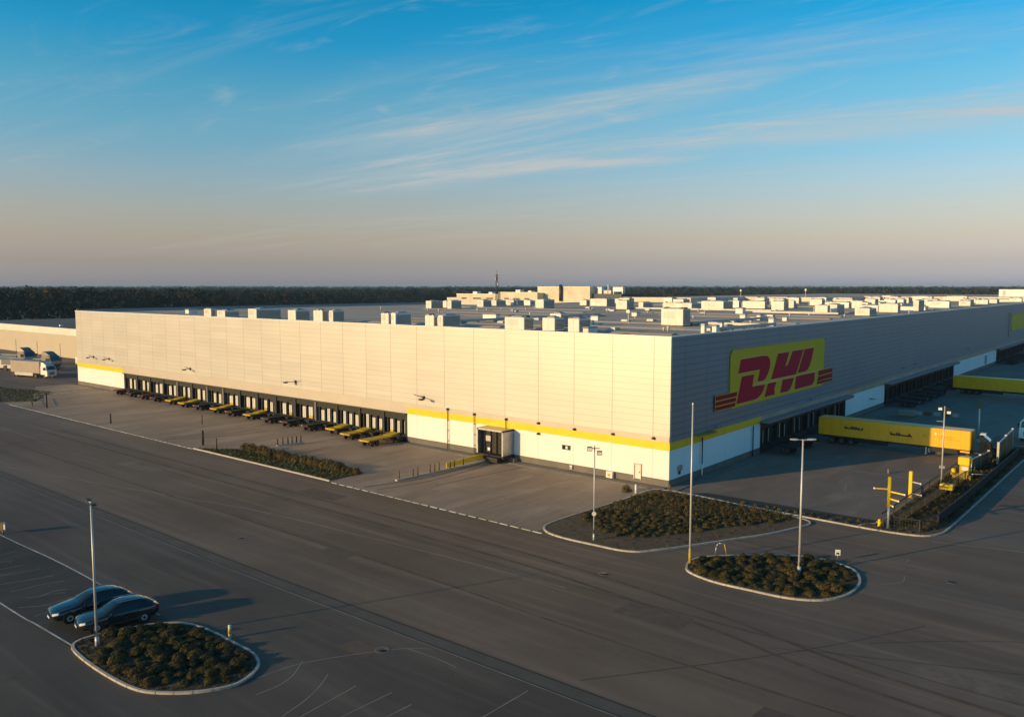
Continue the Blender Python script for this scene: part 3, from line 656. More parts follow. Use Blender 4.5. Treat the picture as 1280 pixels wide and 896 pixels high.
# ------------------------------------------------------------------ rooftop units
UN = [(-100.0, 3.5, 2.5, 1.0, 1.58), (-95.3, 3.5, 2.7, 3.0, 1.37), (-85.1, 3.5, 2.6, 5.1, 1.86), (-73.4, 3.5, 2.2, 2.9, 1.84), (-66.3, 3.5, 2.4, 1.2, 1.91), (-62.9, 3.5, 1.0, 2.3, 1.96),
 (-123.0, 12.0, 1.4, 2.1, 1.0), (-50.1, 3.5, 1.7, 0.7, 1.81), (-48.2, 3.5, 1.0, 3.2, 1.88), (-40.6, 3.5, 1.8, 0.8, 1.71), (-38.4, 3.5, 1.0, 3.6, 1.75), (-24.9, 3.5, 3.3, 2.0, 1.81),
 (-108.7, 70.1, 2.0, 4.3, 2.09), (-112.2, 79.6, 1.4, 1.6, 1.93), (-103.7, 72.6, 1.4, 3.8, 2.18), (-109.8, 91.2, 2.2, 3.5, 2.03), (-117.5, 105.9, 1.7, 4.4, 1.64), (-117.3, 113.0, 2.9, 1.6, 1.68), (-112.1, 114.8, 2.4, 2.7, 1.55),
 (-55.4, 33.2, 3.2, 1.2, 0.86), (-20.6, 5.2, 2.0, 2.1, 1.78), (-28.1, 16.7, 2.0, 1.9, 1.87), (-15.8, 4.0, 1.7, 2.5, 1.84), (-12.6, 2.0, 0.8, 2.0, 1.00), (-67.8, 97.4, 3.2, 3.3, 2.25),
 (-15.7, 28.6, 3.6, 2.3, 2.53), (-41.4, 60.2, 1.2, 1.4, 0.82), (-35.5, 37.7, 1.4, 0.8, 0.88), (-99.0, 125.5, 2.3, 2.5, 1.66), (-90.7, 121.3, 5.7, 4.4, 2.22), (-121.2, 119.5, 2.7, 3.4, 1.45), (-89.9, 92.4, 2.7, 4.8, 2.36),
 (-73.1, 115.6, 1.5, 5.1, 1.50), (-45.5, 102.2, 5.7, 5.2, 2.32), (-32.0, 87.4, 1.6, 1.6, 1.30), (-34.4, 114.3, 3.1, 3.0, 2.26), (-39.1, 134.8, 1.6, 1.5, 2.07), (-16.6, 93.2, 2.6, 1.5, 1.90), (-4.8, 38.5, 0.8, 0.9, 1.26),
 (-17.7, 57.3, 1.0, 1.0, 1.03), (-15.0, 57.8, 0.7, 1.8, 1.03), (-2.7, 12.6, 0.5, 0.6, 1.29), (-2.4, 15.1, 0.6, 0.9, 1.07), (-9.2, 30.8, 0.7, 0.7, 0.66), (-11.2, 36.4, 0.7, 0.7, 0.46), (-60.2, 117.2, 3.0, 5.4, 1.46), (-10.0, 56.8, 0.8, 0.8, 0.70),
 (-16.3, 98.0, 2.7, 4.6, 1.99), (-7.1, 88.8, 2.8, 4.4, 1.55), (-9.0, 113.3, 4.0, 2.0, 1.99), (-7.0, 128.1, 1.2, 4.9, 2.59), (-27.6, 163.4, 2.8, 3, 2.29),
 (-52, 128, 3, 3, 2.0), (-75, 140, 3.4, 4, 2.0), (-84, 150, 3, 3, 2.3), (-30, 145, 5, 3, 1.6), (-20, 132, 2.4, 3, 1.8), (-55, 165, 4, 4, 2.0), (-100, 150, 4, 3, 2.0), (-12, 165, 3, 4, 1.8), (-42, 185, 6, 4, 1.7), (-22, 205, 5, 3, 1.7), (-110, 160, 3, 4, 1.6), (-66, 178, 3, 4, 2.1), (-9, 190, 3, 4, 1.6), (-35, 225, 4, 4, 1.9), (-12, 240, 6, 4, 1.5), (-50, 245, 4, 4, 1.8)]
for _ in range(46):
    y_ = random.uniform(118, 280); x_ = random.uniform(-95 if y_ < 185 else (-62 if y_ < 235 else -60), -6); UN.append((x_, y_, random.uniform(1.5, 7.5), random.uniform(1.5, 4), random.uniform(1.0, 2.2)))
def zone(y): return 'along the front parapet' if y < 6 else 'on the near middle roof' if y < 62 else 'in the rear roof rows' if y < 120 else 'far back before the raised rear halls'
def scr(x, y): dx, dy = x-43.5, y+79.06; return (dx*.768+dy*.64)/(dy*.768-dx*.64)
cnt = {}
for (x, y, w, d, h) in sorted(UN, key=lambda u: (zone(u[1]), scr(u[0], u[1]))):
    big = h > 1.3
    z_ = zone(y); key = (z_, big); cnt[key] = cnt.get(key, 0)+1
    o = empty('rooftop_unit' if big else 'roof_vent', (x, y+d/2, 16.2))
    if y > 116: tag(o, 'pale blocky rooftop unit far back before the raised rear halls', 'rooftop unit', 'units far back on the roof')
    else: tag(o, f"{'cream boxy air unit' if big else 'low cream roof vent'}, {ORD[cnt[key]] if cnt[key] < 23 else 'last'} from the left of those {z_}", 'rooftop unit' if big else 'roof vent', 'rooftop units' if big else 'roof vents')
    c = random.choice(['hvac', 'hvac', 'hvac', 'white_metal'])
    k0 = .12
    if big:
        def casing(b): b.box(-w/2, w/2, -d/2, d/2, .14, h, c, bev=.05)
        part('casing', o, casing)
        part('base_frame', o, lambda b: b.box(-w/2-.05, w/2+.05, -d/2-.03, d/2+.03, 0, .139, 'dark_steel'))
        part('louvre', o, lambda b: [b.box(w/2+.003, w/2+.05, -d/2+.15, d/2-.15, z, z+.07, 'hvac_dark') for z in np.arange(.35, h-.25, .16)])
        part('hood', o, lambda b: (b.loft([[(-w*.32, yy, h+.004), (w*.32, yy, h+.004), (w*.25, yy*.8, h+.16), (-w*.25, yy*.8, h+.16)] for yy in (-d*.3, d*.3)], 'hvac_grey', True)))
        if w > 1.6: part('fan', o, lambda b: [b.loft([[(cx+q*math.cos(t), q*math.sin(t), z) for t in [2*math.pi*i/14 for i in range(14)]] for q, z in ((.42, h+.001), (.42, h+.24), (.34, h+.24), (.30, h+.17))], 'hvac_dark', True) for cx in ((0,) if w < 3 else (-w*.4, w*.4))])
        if random.random() < .5: part('grille', o, lambda b: [b.box(-w*.38, w*.1, -d/2-.035, -d/2-.002, z, z+.06, 'hvac_grey') for z in np.arange(h*.45, h*.85, .13)])
        part('door_seams', o, lambda b: [b.box(-w/2+q*w-.015, -w/2+q*w+.015, -d/2-.012, -d/2-.001, .2, h-.1, 'hvac_grey') for q in ((.5,) if w < 2.2 else (.33, .66))])
        if random.random() < .45:
            part('pipe', o, lambda b: (b.tube((-w/2-.3, -d/2+.3, 0), (-w/2-.3, -d/2+.3, h*.8), .07, n=8, m='white_metal'), b.tube((-w/2-.3, -d/2+.3, h*.8), (-w/2+.1, -d/2+.3, h*.8), .07, n=8, m='white_metal')))
    else:
        part('casing', o, lambda b: b.box(-w/2, w/2, -d/2, d/2, 0, h*.82, c, bev=.04))
        part('cap', o, lambda b: b.loft([[(-w*.6, -d*.6, h*.822), (w*.6, -d*.6, h*.822), (w*.6, d*.6, h*.822), (-w*.6, d*.6, h*.822)], [(-w*.45, -d*.45, h), (w*.45, -d*.45, h), (w*.45, d*.45, h), (-w*.45, d*.45, h)]], 'hvac_grey', True))
for i in range(60):
    y_ = random.uniform(7, 112); x_ = random.uniform(-112 if y_ > 45 else -70, -3)
    o = tag(empty('roof_outlet', (x_, y_, 16.2)), 'tiny roof outlet on the grey roof between the larger units', 'roof outlet', 'small outlets scattered over the roof')
    hh = random.uniform(.3, .8)
    if i % 3: part('stack', o, lambda b: (b.tube((0, 0, 0), (0, 0, hh), .16, .16, 8, 'hvac_grey'), b.tube((0, 0, hh), (0, 0, hh+.12), .26, .1, 8, 'hvac')))
    else: part('hatch', o, lambda b: (b.box(-.6, .6, -.6, .6, 0, .28, 'hvac_grey'), b.box(-.55, .55, -.55, .55, .281, .36, 'hvac')))
# small masts on the roof edge
for i, (x, y, h, lab) in enumerate(((-73.3, 238, 3.6, 'thin white vent pipe standing on the far right roof, nearer the middle'), (-99.3, 237, 3.2, 'small antenna pole standing on the far roof before the woods'), (-24.0, 30.0, 2.3, 'thin mast with cross arm standing alone on the middle of the roof'))):
    o = tag(empty('roof_mast', (x, y, 16.2 if y < 200 else 17.6)), lab, 'mast')
    part('pole', o, lambda b: b.tube((0, 0, 0), (0, 0, h), .12 if y > 200 else .06, .05, 8, 'white_metal')); part('head', o, lambda b: b.box(-.3, .3, -.15, .15, h*.75, h*.95, 'hvac'))
o = tag(empty('container', (-8.5, 288.5, 17.77)), 'white container on the far rear roof at the right edge', 'container')
part('body', o, lambda b: b.box(-7.8, 8, -1.5, 1.5, 0.25, 3.1, 'white_metal', bev=.12)); part('skid', o, lambda b: [b.box(x, x+.4, -1.4, 1.4, 0, .249, 'dark_steel') for x in (-7, -2.5, 2, 6.5)])
part('door', o, lambda b: [b.box(x, x+1.0, -1.53, -1.501, .5, 2.6, 'hvac_grey') for x in (-6.5, 2.4)])

# ================================================================== BUILDINGS BEHIND
o = tag(empty('warehouse', (-226, 62, 0)), 'low cream hall with dark flat roof beyond the left end of the big warehouse', 'warehouse')
def nb(x, y): return (x+226, y-62)
part('wall', o, lambda b: (b.box(-90, 75, -34, -33.6, 0, 7.0, 'neigh_wall'), b.box(-90, -89.6, -33.6, 8, 0, 8.8, 'neigh_wall'), b.box(-90, 75, 7.7, 8, 0, 8.8, 'neigh_wall')))
part('fascia', o, lambda b: b.box(-90.1, 75, -34.25, -33.6, 7.0, 9.1, 'hvac'))
part('roof', o, lambda b: b.box(-89.6, 75, -33.6, 7.7, 8.3, 8.75, 'neigh_roof'))
for x in (-80, -62, -44, -26, -8, 6): part('roller_door', o, lambda b: b.box(x, x+4, -34.12, -34.004, 0, 4.2, 'neigh_wall'))
part('roof_vent', o, lambda b: b.box(-14, -12.6, -24, -22.8, 8.75, 10.0, 'white_metal')); part('roof_vent', o, lambda b: b.box(-7.6, -6.6, -20, -19.2, 8.75, 9.6, 'hvac'))
part('roof_vent', o, lambda b: b.box(-22, -21, -27, -26, 8.75, 9.3, 'hvac'))

o = tag(empty('warehouse', (-232, 250, 0)), 'stepped cream hall far behind the roof beside the thin mast', 'warehouse')
part('wall', o, lambda b: (b.box(-32, -24, -14, 40, 0, 16.2, 'far_wall'), b.box(-23.9, 5, -15, 40, 0, 17.9, 'far_wall'), b.box(5.1, 30, -15.3, 40, 0, 18.9, 'far_wall')))
part('parapet', o, lambda b: (b.box(-23.95, 5, -15.2, -14.6, 17.9, 18.25, 'white_metal'), b.box(5.05, 30, -15.5, -14.9, 18.9, 19.2, 'white_metal')))
for x, w in ((-20, 3), (-12, 5), (-3, 4), (9, 3), (15, 4), (22, 3)): part('window', o, lambda b: b.box(x, x+w, -15.42, -15.31 if x > 5 else -15.01, 15.6, 16.3, 'hvac_dark'))
for x, w, h in ((-17, 3, 1.0), (-6, 2.4, .8), (12, 3, 1.1), (20, 2, .7)): part('roof_unit', o, lambda b: b.box(x, x+w, -10, -7, 18 if x < 5 else 19, (18.3 if x < 5 else 19.2)+h, 'hvac'))
o = tag(empty('office_block', (-190, 250, 0)), 'tall cream office block with dark flue rising far behind the roof', 'building')
part('wall', o, lambda b: b.box(-16, 15, -10, 14, 0, 21.7, 'far_wall')); part('parapet', o, lambda b: b.box(-16.1, 15.1, -10.1, 14.1, 21.7, 21.95, 'white_metal'))
part('flue', o, lambda b: (b.tube((-1.5, -10.75, 15), (-1.5, -10.75, 22.9), .75, n=10, m='hvac_dark')))
for z in (16.6, 18.4, 20.2):
    for x in (-13, -8, 2, 6, 10.5):
        if random.random() < .7: part('window', o, lambda b: b.box(x, x+random.choice((1.2, 2.2)), -10.06, -10.005, z, z+.5, 'hvac_grey'))
o = tag(empty('office_block', (-167, 250, 0)), 'dark annex with white roof boxes at the right side of the tall cream block', 'building')
part('wall', o, lambda b: b.box(-7.8, 8, -8, 12, 0, 18.6, 'neigh_roof'))
for x, w, z, h, m in ((-6.8, 2.6, 18.6, 3.1, 'white_metal'), (-3, 4, 18.6, 1.6, 'hvac_grey'), (2, 5.4, 19.6, 2.1, 'white_metal'), (-.8, .25, 18.6, 4.2, 'white_metal')):
    part('roof_unit', o, lambda b: b.box(x, x+w, -6, -4, z, z+h, m))
part('roof_frame', o, lambda b: [b.box(x, x+.25, -6, -4, 18.6, 19.6, 'steel') for x in (2.2, 7)])
o = tag(empty('antenna_mast', (-226.8, 233.5, 0)), 'tall thin lattice mast rising above the far cream hall against the sky', 'mast')
def lat(b):
    for sx, sy in ((-1, -1), (1, -1), (1, 1), (-1, 1)): b.tube((sx*.75, sy*.75, 0), (sx*.28, sy*.28, 28), .13, .1, 5, 'dark_steel')
    for i in range(24):
        z0, z1 = i*28/24, (i+1)*28/24; r0, r1 = .75-.47*z0/28, .75-.47*z1/28
        for s in (1, -1): b.bar((-r0, s*r0, z0), (r1, s*r1, z1), .1, .1, 'dark_steel'); b.bar((s*r0, -r0, z0), (s*r1, r1, z1), .1, .1, 'dark_steel')
part('lattice', o, lat); part('aerial', o, lambda b: (b.tube((0, 0, 28), (0, 0, 30.2), .07, m='dark_steel', n=6), b.box(-.9, -.3, -.4, .2, 25, 26.4, 'yellow_dirty'), b.box(.4, .9, -.3, .3, 22.5, 23.8, 'hvac_grey')))

# ================================================================== WOODS (leaf clumps through each crown's volume)
def leaf_cloud(name, centres, radii, counts, size, m, tints, squash=.9, up=.25, shell=.45, loose=.55):
    """one mesh of loose leaf-clump faces, several per crown"""
    P_, T_ = [], []
    for (c, r, n, t) in zip(centres, radii, counts, tints):
        d = RNG.normal(size=(n, 3)); d /= np.linalg.norm(d, axis=1)[:, None]
        d[:, 2] = np.abs(d[:, 2])*1.3-.45
        rad = RNG.uniform(shell, 1.0, n)**.6*(1+.22*np.sin(d[:, 0]*5+r*7)*np.cos(d[:, 1]*4+r*3))
        pos = np.array(c)+d*rad[:, None]*np.array([r, r, r*squash])
        nr = d+RNG.normal(size=(n, 3))*loose+np.array([0, 0, up]); nr /= np.linalg.norm(nr, axis=1)[:, None]
        a = np.cross(nr, RNG.normal(size=(n, 3))); a /= np.linalg.norm(a, axis=1)[:, None]; bb = np.cross(nr, a)
        s = size*RNG.uniform(.6, 1.25, n)[:, None]
        k = RNG.uniform(.55, .9, n)[:, None]
        P_.append(np.stack([pos-a*s*.5, pos-bb*s*.5*k, pos+a*s*.55, pos+bb*s*.5*k], 1))
        T_.append(np.clip(t+RNG.normal(size=n)*.11, 0, 1))
    V = np.concatenate(P_).reshape(-1, 3); T = np.concatenate(T_); nf = len(T)
    me = bpy.data.meshes.new(name)
    me.vertices.add(len(V)); me.vertices.foreach_set('co', V.astype(np.float32).ravel())
    me.loops.add(nf*4); me.loops.foreach_set('vertex_index', np.arange(nf*4, dtype=np.int32))
    me.polygons.add(nf); me.polygons.foreach_set('loop_start', np.arange(0, nf*4, 4, dtype=np.int32)); me.polygons.foreach_set('loop_total', np.full(nf, 4, dtype=np.int32))
    me.update(calc_edges=True)
    at = me.attributes.new('tint', 'FLOAT', 'FACE'); at.data.foreach_set('value', T.astype(np.float32))
    me.materials.append(M[m]); return me
CX, CY = 43.5, -79.06
def polar(px, D):
    a = R(39.8)-math.atan((px-640)/1033.0)          # bearing left of +Y
    return CX-D*math.sin(a), CY+D*math.cos(a)
def interp(x, xs, ys): return float(np.interp(x, xs, ys))
cs, rs, ns, ts = [], [], [], []
px = -320
rows = 11
trunks = MB()
for row in range(rows):
    px = -340
    while px < 1700:
        D0 = interp(px, [-300, 0, 250, 400, 560, 800, 1280, 1700], [430, 470, 540, 690, 860, 1050, 1150, 1150])
        D = D0 + row*(13+row*3.0) + random.uniform(-6, 6)
        h = interp(px, [0, 250, 420, 560, 800, 1280], [20.5, 19.5, 17.5, 16, 15, 14.5])*random.choice([random.uniform(.62, .85), random.uniform(.8, 1.0), random.uniform(.92, 1.12)])
        r = h*random.uniform(.17, .36)
        x, y = polar(px, D)
        t = random.choice([.04, .08, .12, .18, .25, .35, .5, .8]) if row < 4 else random.uniform(.1, .5)
        if px > 560: t = t*.6+.35
        cs.append((x, y, h-r*.95)); rs.append(r); ns.append(110 if row < 4 else 50); ts.append(t)
        cs.append((x+random.uniform(-2, 2), y+random.uniform(-2, 2), h*.42)); rs.append(r*1.15); ns.append(50 if row < 3 else 10); ts.append(t*.7)
        if row < 2: trunks.tube((x, y, 0), (x, y, h*.7), .28, .15, 5, 'soil', False)
        px += r*1.35*1033/D*random.uniform(.7, 1.35)
fm = leaf_cloud('forest', cs, rs, ns, 1.7, 'forest', ts, 1.05)
fo = bpy.data.objects.new('forest', fm); COL.objects.link(fo)
tag(fo, 'dark mixed woodland with autumn brown crowns behind the warehouses', 'woodland', None, 'stuff')
to = trunks.build('forest_trunks', fo)
cs, rs, ns, ts = [], [], [], []
for D, hh in ((900, 17), (1150, 18), (1400, 18.5), (1700, 19), (2000, 20), (2400, 21), (2900, 22), (3500, 24), (4200, 26)):
    px = -340
    hill = [random.uniform(-1, 1) for _ in range(12)]
    while px < 1700:
        if D < interp(px, [0, 560, 1280], [800, 1150, 1350]): px += 20; continue
        x, y = polar(px, D*random.uniform(.94, 1.06)); r = random.uniform(7, 12)*D/1800+2
        h = hh+1.2*interp(px, np.linspace(-340, 1700, 12), hill)+random.uniform(-2.2, 1.2)
        cs.append((x, y, max(2, h-r*.55))); rs.append(r); ns.append(70); ts.append(random.uniform(.05, .75)); px += r*1.0*1033/D
df = leaf_cloud('distant_forest', cs, rs, ns, 4.6, 'far_forest', ts, .6)
do = bpy.data.objects.new('distant_forest', df); COL.objects.link(do)
tag(do, 'distant blue wooded plain along the whole horizon', 'woodland', None, 'stuff')

# ================================================================== SHRUBS
def inside(p, poly):
    x, y = p; c = False; n = len(poly)
    for i in range(n):
        x1, y1 = poly[i]; x2, y2 = poly[(i+1) % n]
        if (y1 > y) != (y2 > y) and x < (x2-x1)*(y-y1)/(y2-y1)+x1: c = not c
    return c
def scatter(poly, dist, tries=6000, inset=0):
    pl = offset_loop(poly, inset) if inset else poly
    xs = [p[0] for p in pl]; ys = [p[1] for p in pl]; out = []
    for _ in range(tries):
        p = (random.uniform(min(xs), max(xs)), random.uniform(min(ys), max(ys)))
        if inside(p, pl) and all((p[0]-q[0])**2+(p[1]-q[1])**2 > dist*dist for q in out): out.append(p)
    return out
def ccw(poly):
    a = sum(poly[i][0]*poly[(i+1) % len(poly)][1]-poly[(i+1) % len(poly)][0]*poly[i][1] for i in range(len(poly)))
    return poly if a > 0 else poly[::-1]
def shrub_mesh(name, r, n, size, m, tint, squash):
    k = random.randint(3, 5)
    lob = [(0, 0, r*.34)]+[(r*.42*math.cos(2*math.pi*i/k+random.random()), r*.42*math.sin(2*math.pi*i/k+random.random()), r*random.uniform(.22, .5)) for i in range(k)]
    return leaf_cloud(name, lob, [r*.82]+[r*random.uniform(.45, .60) for _ in range(k)], [n]+[n//4]*k, size, m, [tint]+[min(1, max(0, tint+random.uniform(-.1, .12))) for _ in range(k)], squash, shell=.78, loose=.32)
SHR = [shrub_mesh('shrub', .58, 520, .10, 'leaf', t, .95) for t in (.25, .35, .42, .5, .58, .68, .3, .45)]
SHS = [shrub_mesh('shrub', .42, 300, .10, 'leaf', t, .95) for t in (.3, .42, .5, .6, .7, .36)]
HED = [shrub_mesh('hedge_shrub', .62, 420, .11, 'hedge_leaf', t, 1.25) for t in (.35, .45, .55, .6)]
def plant(me, x, y, z, s, label, group, name='shrub', cat='shrub', sz=1.0):
    o = bpy.data.objects.new(name, me); COL.objects.link(o); o.location = (x, y, z); o.rotation_euler = (0, 0, random.uniform(0, 6.28)); o.scale = (s, s, s*sz)
    return tag(o, label, cat, group)
nA = 0
for p in scatter(ccw(ISL_A), .74, 8000, .55):
    if (p[0]+7.2)**2+(p[1]+57.9)**2 < 1.0: continue
    plant(random.choice(SHR), p[0], p[1], .1, random.uniform(.5, 1.12), 'rounded brown-green shrub in the kerbed island in front of the two dark cars', 'shrubs of the island by the parked cars', sz=random.uniform(.55, .9))
for p in scatter(ccw(ISL_C), .76, 8000, .55):
    plant(random.choice(SHR), p[0], p[1], .1, random.uniform(.5, 1.1), 'rounded olive-brown shrub in the oval island between the two tall poles', 'shrubs of the oval island', sz=random.uniform(.55, .9))
PB = [(-.75, -15.6), (-.5, -3.6), (.6, -2.4), (12.0, -2.6), (14.6, -3.2), (14.9, -4.6), (12.6, -8.2), (9.6, -13.4), (7.3, -17.4), (5.6, -18.5), (3.6, -18.3), (1.6, -17.3)]
pb = sorted(scatter(ccw(PB), .66, 14000), key=lambda p: (p[0]-43.5)**2+(p[1]+79)**2)
cb, rb, nb_, tb = [], [], [], []
for i, p in enumerate(pb):
    if i < 130: plant(random.choice(SHS), p[0], p[1], .1, random.uniform(.8, 1.15), 'low clipped olive shrub on the near side of the bed before the warehouse corner', 'shrubs on the near side of the corner bed', sz=random.uniform(.55, .8))
    else:
        cb.append((p[0], p[1], .16)); rb.append(random.uniform(.36, .5)); nb_.append(190); tb.append(random.uniform(.3, .85))
me = leaf_cloud('ground_cover', cb, rb, nb_, .11, 'leaf', tb, .75, shell=.7, loose=.35); gc = bpy.data.objects.new('ground_cover', me); COL.objects.link(gc)
tag(gc, 'dense low olive planting filling the bed before the warehouse corner', 'ground cover', None, 'stuff')
plant(HED[2], -2.75, -4.2, .01, 1.0, 'single low bush on the yard beside the white bollard near the wall door', None)
k = 0
for i in range(26):
    x = -54.2+i*.90
    plant(random.choice(HED), x+random.uniform(-.15, .15), -17.9+random.uniform(-.2, .2)+max(0, (x+38)*.06), .05, random.uniform(1.15, 1.5)*(.7 if i > 22 else 1), 'upright olive shrub in the straight hedge row by the dock yard kerb', 'shrubs of the hedge row', 'hedge_shrub', 'shrub')
cg, rg_, ng, tg = [], [], [], []
for p in scatter([(-60, -21.6), (-31.5, -21.6), (-31.7, -17.2), (-33.5, -16.2), (-53.6, -17.4), (-57, -19.6)], .5, 9000): cg.append((p[0], p[1], .06)); rg_.append(random.uniform(.22, .4)); ng.append(46); tg.append(random.uniform(.35, .95))
for p in scatter([(-170, -16), (-152, -12.5), (-140, -9.2), (-127, -17.3), (-131, -21.6), (-175, -24)], .85, 5000): cg.append((p[0], p[1], .03)); rg_.append(random.uniform(.4, .8)); ng.append(40); tg.append(random.uniform(.1, .85))
me = leaf_cloud('grass', cg, rg_, ng, .2, 'grass', tg, .35); go = bpy.data.objects.new('grass', me); COL.objects.link(go); tag(go, 'rough green and brown grass on the verges of the dock yard', 'grass', None, 'stuff')
cl_, rl_, nl_, tl_ = [], [], [], []
for isl in (ISL_A, ISL_C):
    for p in scatter(ccw(isl), .42, 5000, .28): cl_.append((p[0], p[1], .10)); rl_.append(random.uniform(.2, .38)); nl_.append(60); tl_.append(random.uniform(.05, .6))
for p in scatter(ccw(ISL_B), .9, 2500, .35): cl_.append((p[0], p[1], .10)); rl_.append(random.uniform(.12, .28)); nl_.append(22); tl_.append(random.uniform(.2, 1))
me = leaf_cloud('ground_cover', cl_, rl_, nl_, .09, 'leaf', tl_, .4); gc = bpy.data.objects.new('ground_cover', me); COL.objects.link(gc)
tag(gc, 'low dark weeds and leaf litter between the shrubs of the kerbed islands', 'ground cover', None, 'stuff')
cg, rg_, ng, tg = [], [], [], []
RS = ccw([(22.2, .6), (25.9, .3), (26.7, 3), (26.8, 12), (26.9, 24), (27.0, 48), (24.2, 49), (22.4, 36), (22.2, 20)])
for p in scatter(RS, .62, 9000): cg.append((p[0], p[1], .16)); rg_.append(random.uniform(.25, .5)); ng.append(90); tg.append(random.uniform(.15, .8))
for p in scatter([(8.5, -1.5), (25, -1.4), (25, .2), (16, -.2), (8.5, -.9)], .75, 700): cg.append((p[0], p[1], .12)); rg_.append(random.uniform(.15, .32)); ng.append(60); tg.append(random.uniform(.2, .9))
me = leaf_cloud('ground_cover', cg, rg_, ng, .14, 'leaf', tg, .8); gc = bpy.data.objects.new('ground_cover', me); COL.objects.link(gc)
tag(gc, 'dark straggly planting between the fences of the right-hand strip', 'ground cover', None, 'stuff')

# ================================================================== VEHICLES
def wheel(parent, x, y, r, w, rim='hvac_dark'):
    """tyre part with a rim as its sub-part; axle along x"""
    t = MB(); n = 18
    prof = [(r*.62, -w/2), (r*.93, -w/2), (r, -w*.36), (r, w*.36), (r*.93, w/2), (r*.62, w/2)]
    t.loft([[(x+d, y+rr*math.cos(2*math.pi*i/n), r+rr*math.sin(2*math.pi*i/n)) for i in range(n)] for rr, d in prof], 'black', smooth=False)
    to = t.build('wheel', parent)
    q = MB(); q.loft([[(x+d, y+rr*math.cos(2*math.pi*i/n), r+rr*math.sin(2*math.pi*i/n)) for i in range(n)] for rr, d in ((r*.62, -w*.42), (r*.62, w*.42))], rim, True)
    q.loft([[(x+d, y+rr*math.cos(2*math.pi*i/n), r+rr*math.sin(2*math.pi*i/n)) for i in range(n)] for rr, d in ((r*.25, -w*.55), (r*.25, w*.55))], 'dark_steel', True)
    q.build('rim', to); return to

def chassis(deck_mat, L, style):
    """flatbed swap-body chassis, dock end at y=0, reaching to y=-L"""
    o = empty('flatbed_chassis')
    def fr(b):
        for x in (-.5, .38): b.box(x, x+.12, -L, 0, .78, 1.0, 'dark_steel')
        for i in range(int(L/1.3)): b.box(-1.2, 1.2, -i*1.3-.2, -i*1.3-.08, .84, .98, 'dark_steel')
    part('frame', o, fr)
    def dk(b):
        b.box(-1.0, 1.0, -L, -.05, 1.002, 1.06, 'black' if not style else deck_mat)
        for x in (-1.08, 1.001): b.box(x, x+.08, -L-.02, 0, .9, 1.12, deck_mat)
        if style: b.loft([[(x, -.05, 1.063), (x, -2.2, 1.063), (x, -2.0, 1.16), (x, -.05, 1.42)] for x in (-.9, .9)], deck_mat, True)
    part('deck', o, dk)
    def bmp(b):
        b.box(-1.25, 1.25, -L-.14, -L-.025, .82, 1.08, deck_mat if style else 'dark_steel'); b.box(-1.2, -1.0, -L-.16, -L-.141, .86, 1.0, 'red'); b.box(1.0, 1.2, -L-.16, -L-.141, .86, 1.0, 'red')
        b.box(-.7, -.5, -L-.16, -L-.141, .90, 1.0, 'lens')
    part('bumper', o, bmp)
    for y in ((-L+1.0, -L+2.1) if L > 4 else (-L+1.2,)):
        for x in (-.9, .9): wheel(o, x, y, .48, .34)
    for x in (-.9, .9): part('support_leg', o, lambda b: (b.box(x-.07, x+.07, -1.4, -1.26, .06, .84, 'dark_steel'), b.box(x-.18, x+.18, -1.5, -1.16, 0, .06, 'dark_steel')))
    for x in (-1.22, 1.1): part('mudguard', o, lambda b: b.box(x, x+.1, -L+.4, -L+2.0, .87, .899, 'black'))
    return o
protos = {}
pit = (127.3-41.6)/16
#        bay -> (deck material, length, ramped, turn)
LAY = {0: ('dark_red', 3.6, 0), 1: ('black', 3.6, 0), 2: ('dark_red', 4.0, 0), 3: ('black', 4.0, 0), 4: ('yellow_dirty', 3.9, 1), 5: ('yellow_dirty', 4.2, 1), 6: ('black', 4.2, 0), 7: ('yellow_dirty', 4.2, 1), 8: ('black', 4.4, 0), 9: ('yellow_dirty', 4.2, 1),
       10: ('black', 4.6, 0), 11: ('black', 4.6, 0), 12: ('black', 4.8, 0), 13: ('yellow_dirty', 3.9, 1), 14: ('yellow_dirty', 5.6, 1), 15: ('yellow_dirty', 7.6, 1)}
for i, key in LAY.items():
    if key in protos: o = copy_tree(protos[key])
    else: o = protos[key] = chassis(key[0] if key[0] != 'dark_red' else 'dark_red', key[1], key[2])
    x = -127.3+pit*(i+.5)+random.uniform(-.35, .35)
    o.location = (x, -.25, .008); o.scale = (.86, .78, .88); o.rotation_euler = (0, 0, R(random.uniform(-3, 3)))
    col = {'black': 'black', 'yellow_dirty': 'yellow', 'dark_red': 'dark red'}[key[0]]
    tag(o, f'{col}-decked chassis at the sunlit docks, {ORD[16-i]} from the grey gate end', 'trailer', 'flatbed chassis at the sunlit loading docks')
DPR = {}
n = 0
for s0, s1, cnt_, where in ((24.2, 58.4, 6, 'first'), (79.9, 135.6, 10, 'second'), (188, 237, 9, 'third')):
    p = (s1-s0)/cnt_
    for i in range(cnt_):
        if where == 'first' and i == 2: continue
        if where == 'third' and i > 5: continue
        if where == 'second' and i == 5: continue
        key = ('black', (3.4 if i < 3 and where == 'first' else 4.4), 0)
        if key in DPR: o = copy_tree(DPR[key])
        else: o = DPR[key] = chassis(*key)
        o.location = (.9, s0+p*(i+.5)+random.uniform(-.25, .25), .008); o.rotation_euler = (0, 0, R(90+random.uniform(-4, 4)))
        tag(o, f'short black chassis at {ORD[i+1]} bay of the {where} shaded dock run', 'trailer', 'short black chassis at the shaded docks')

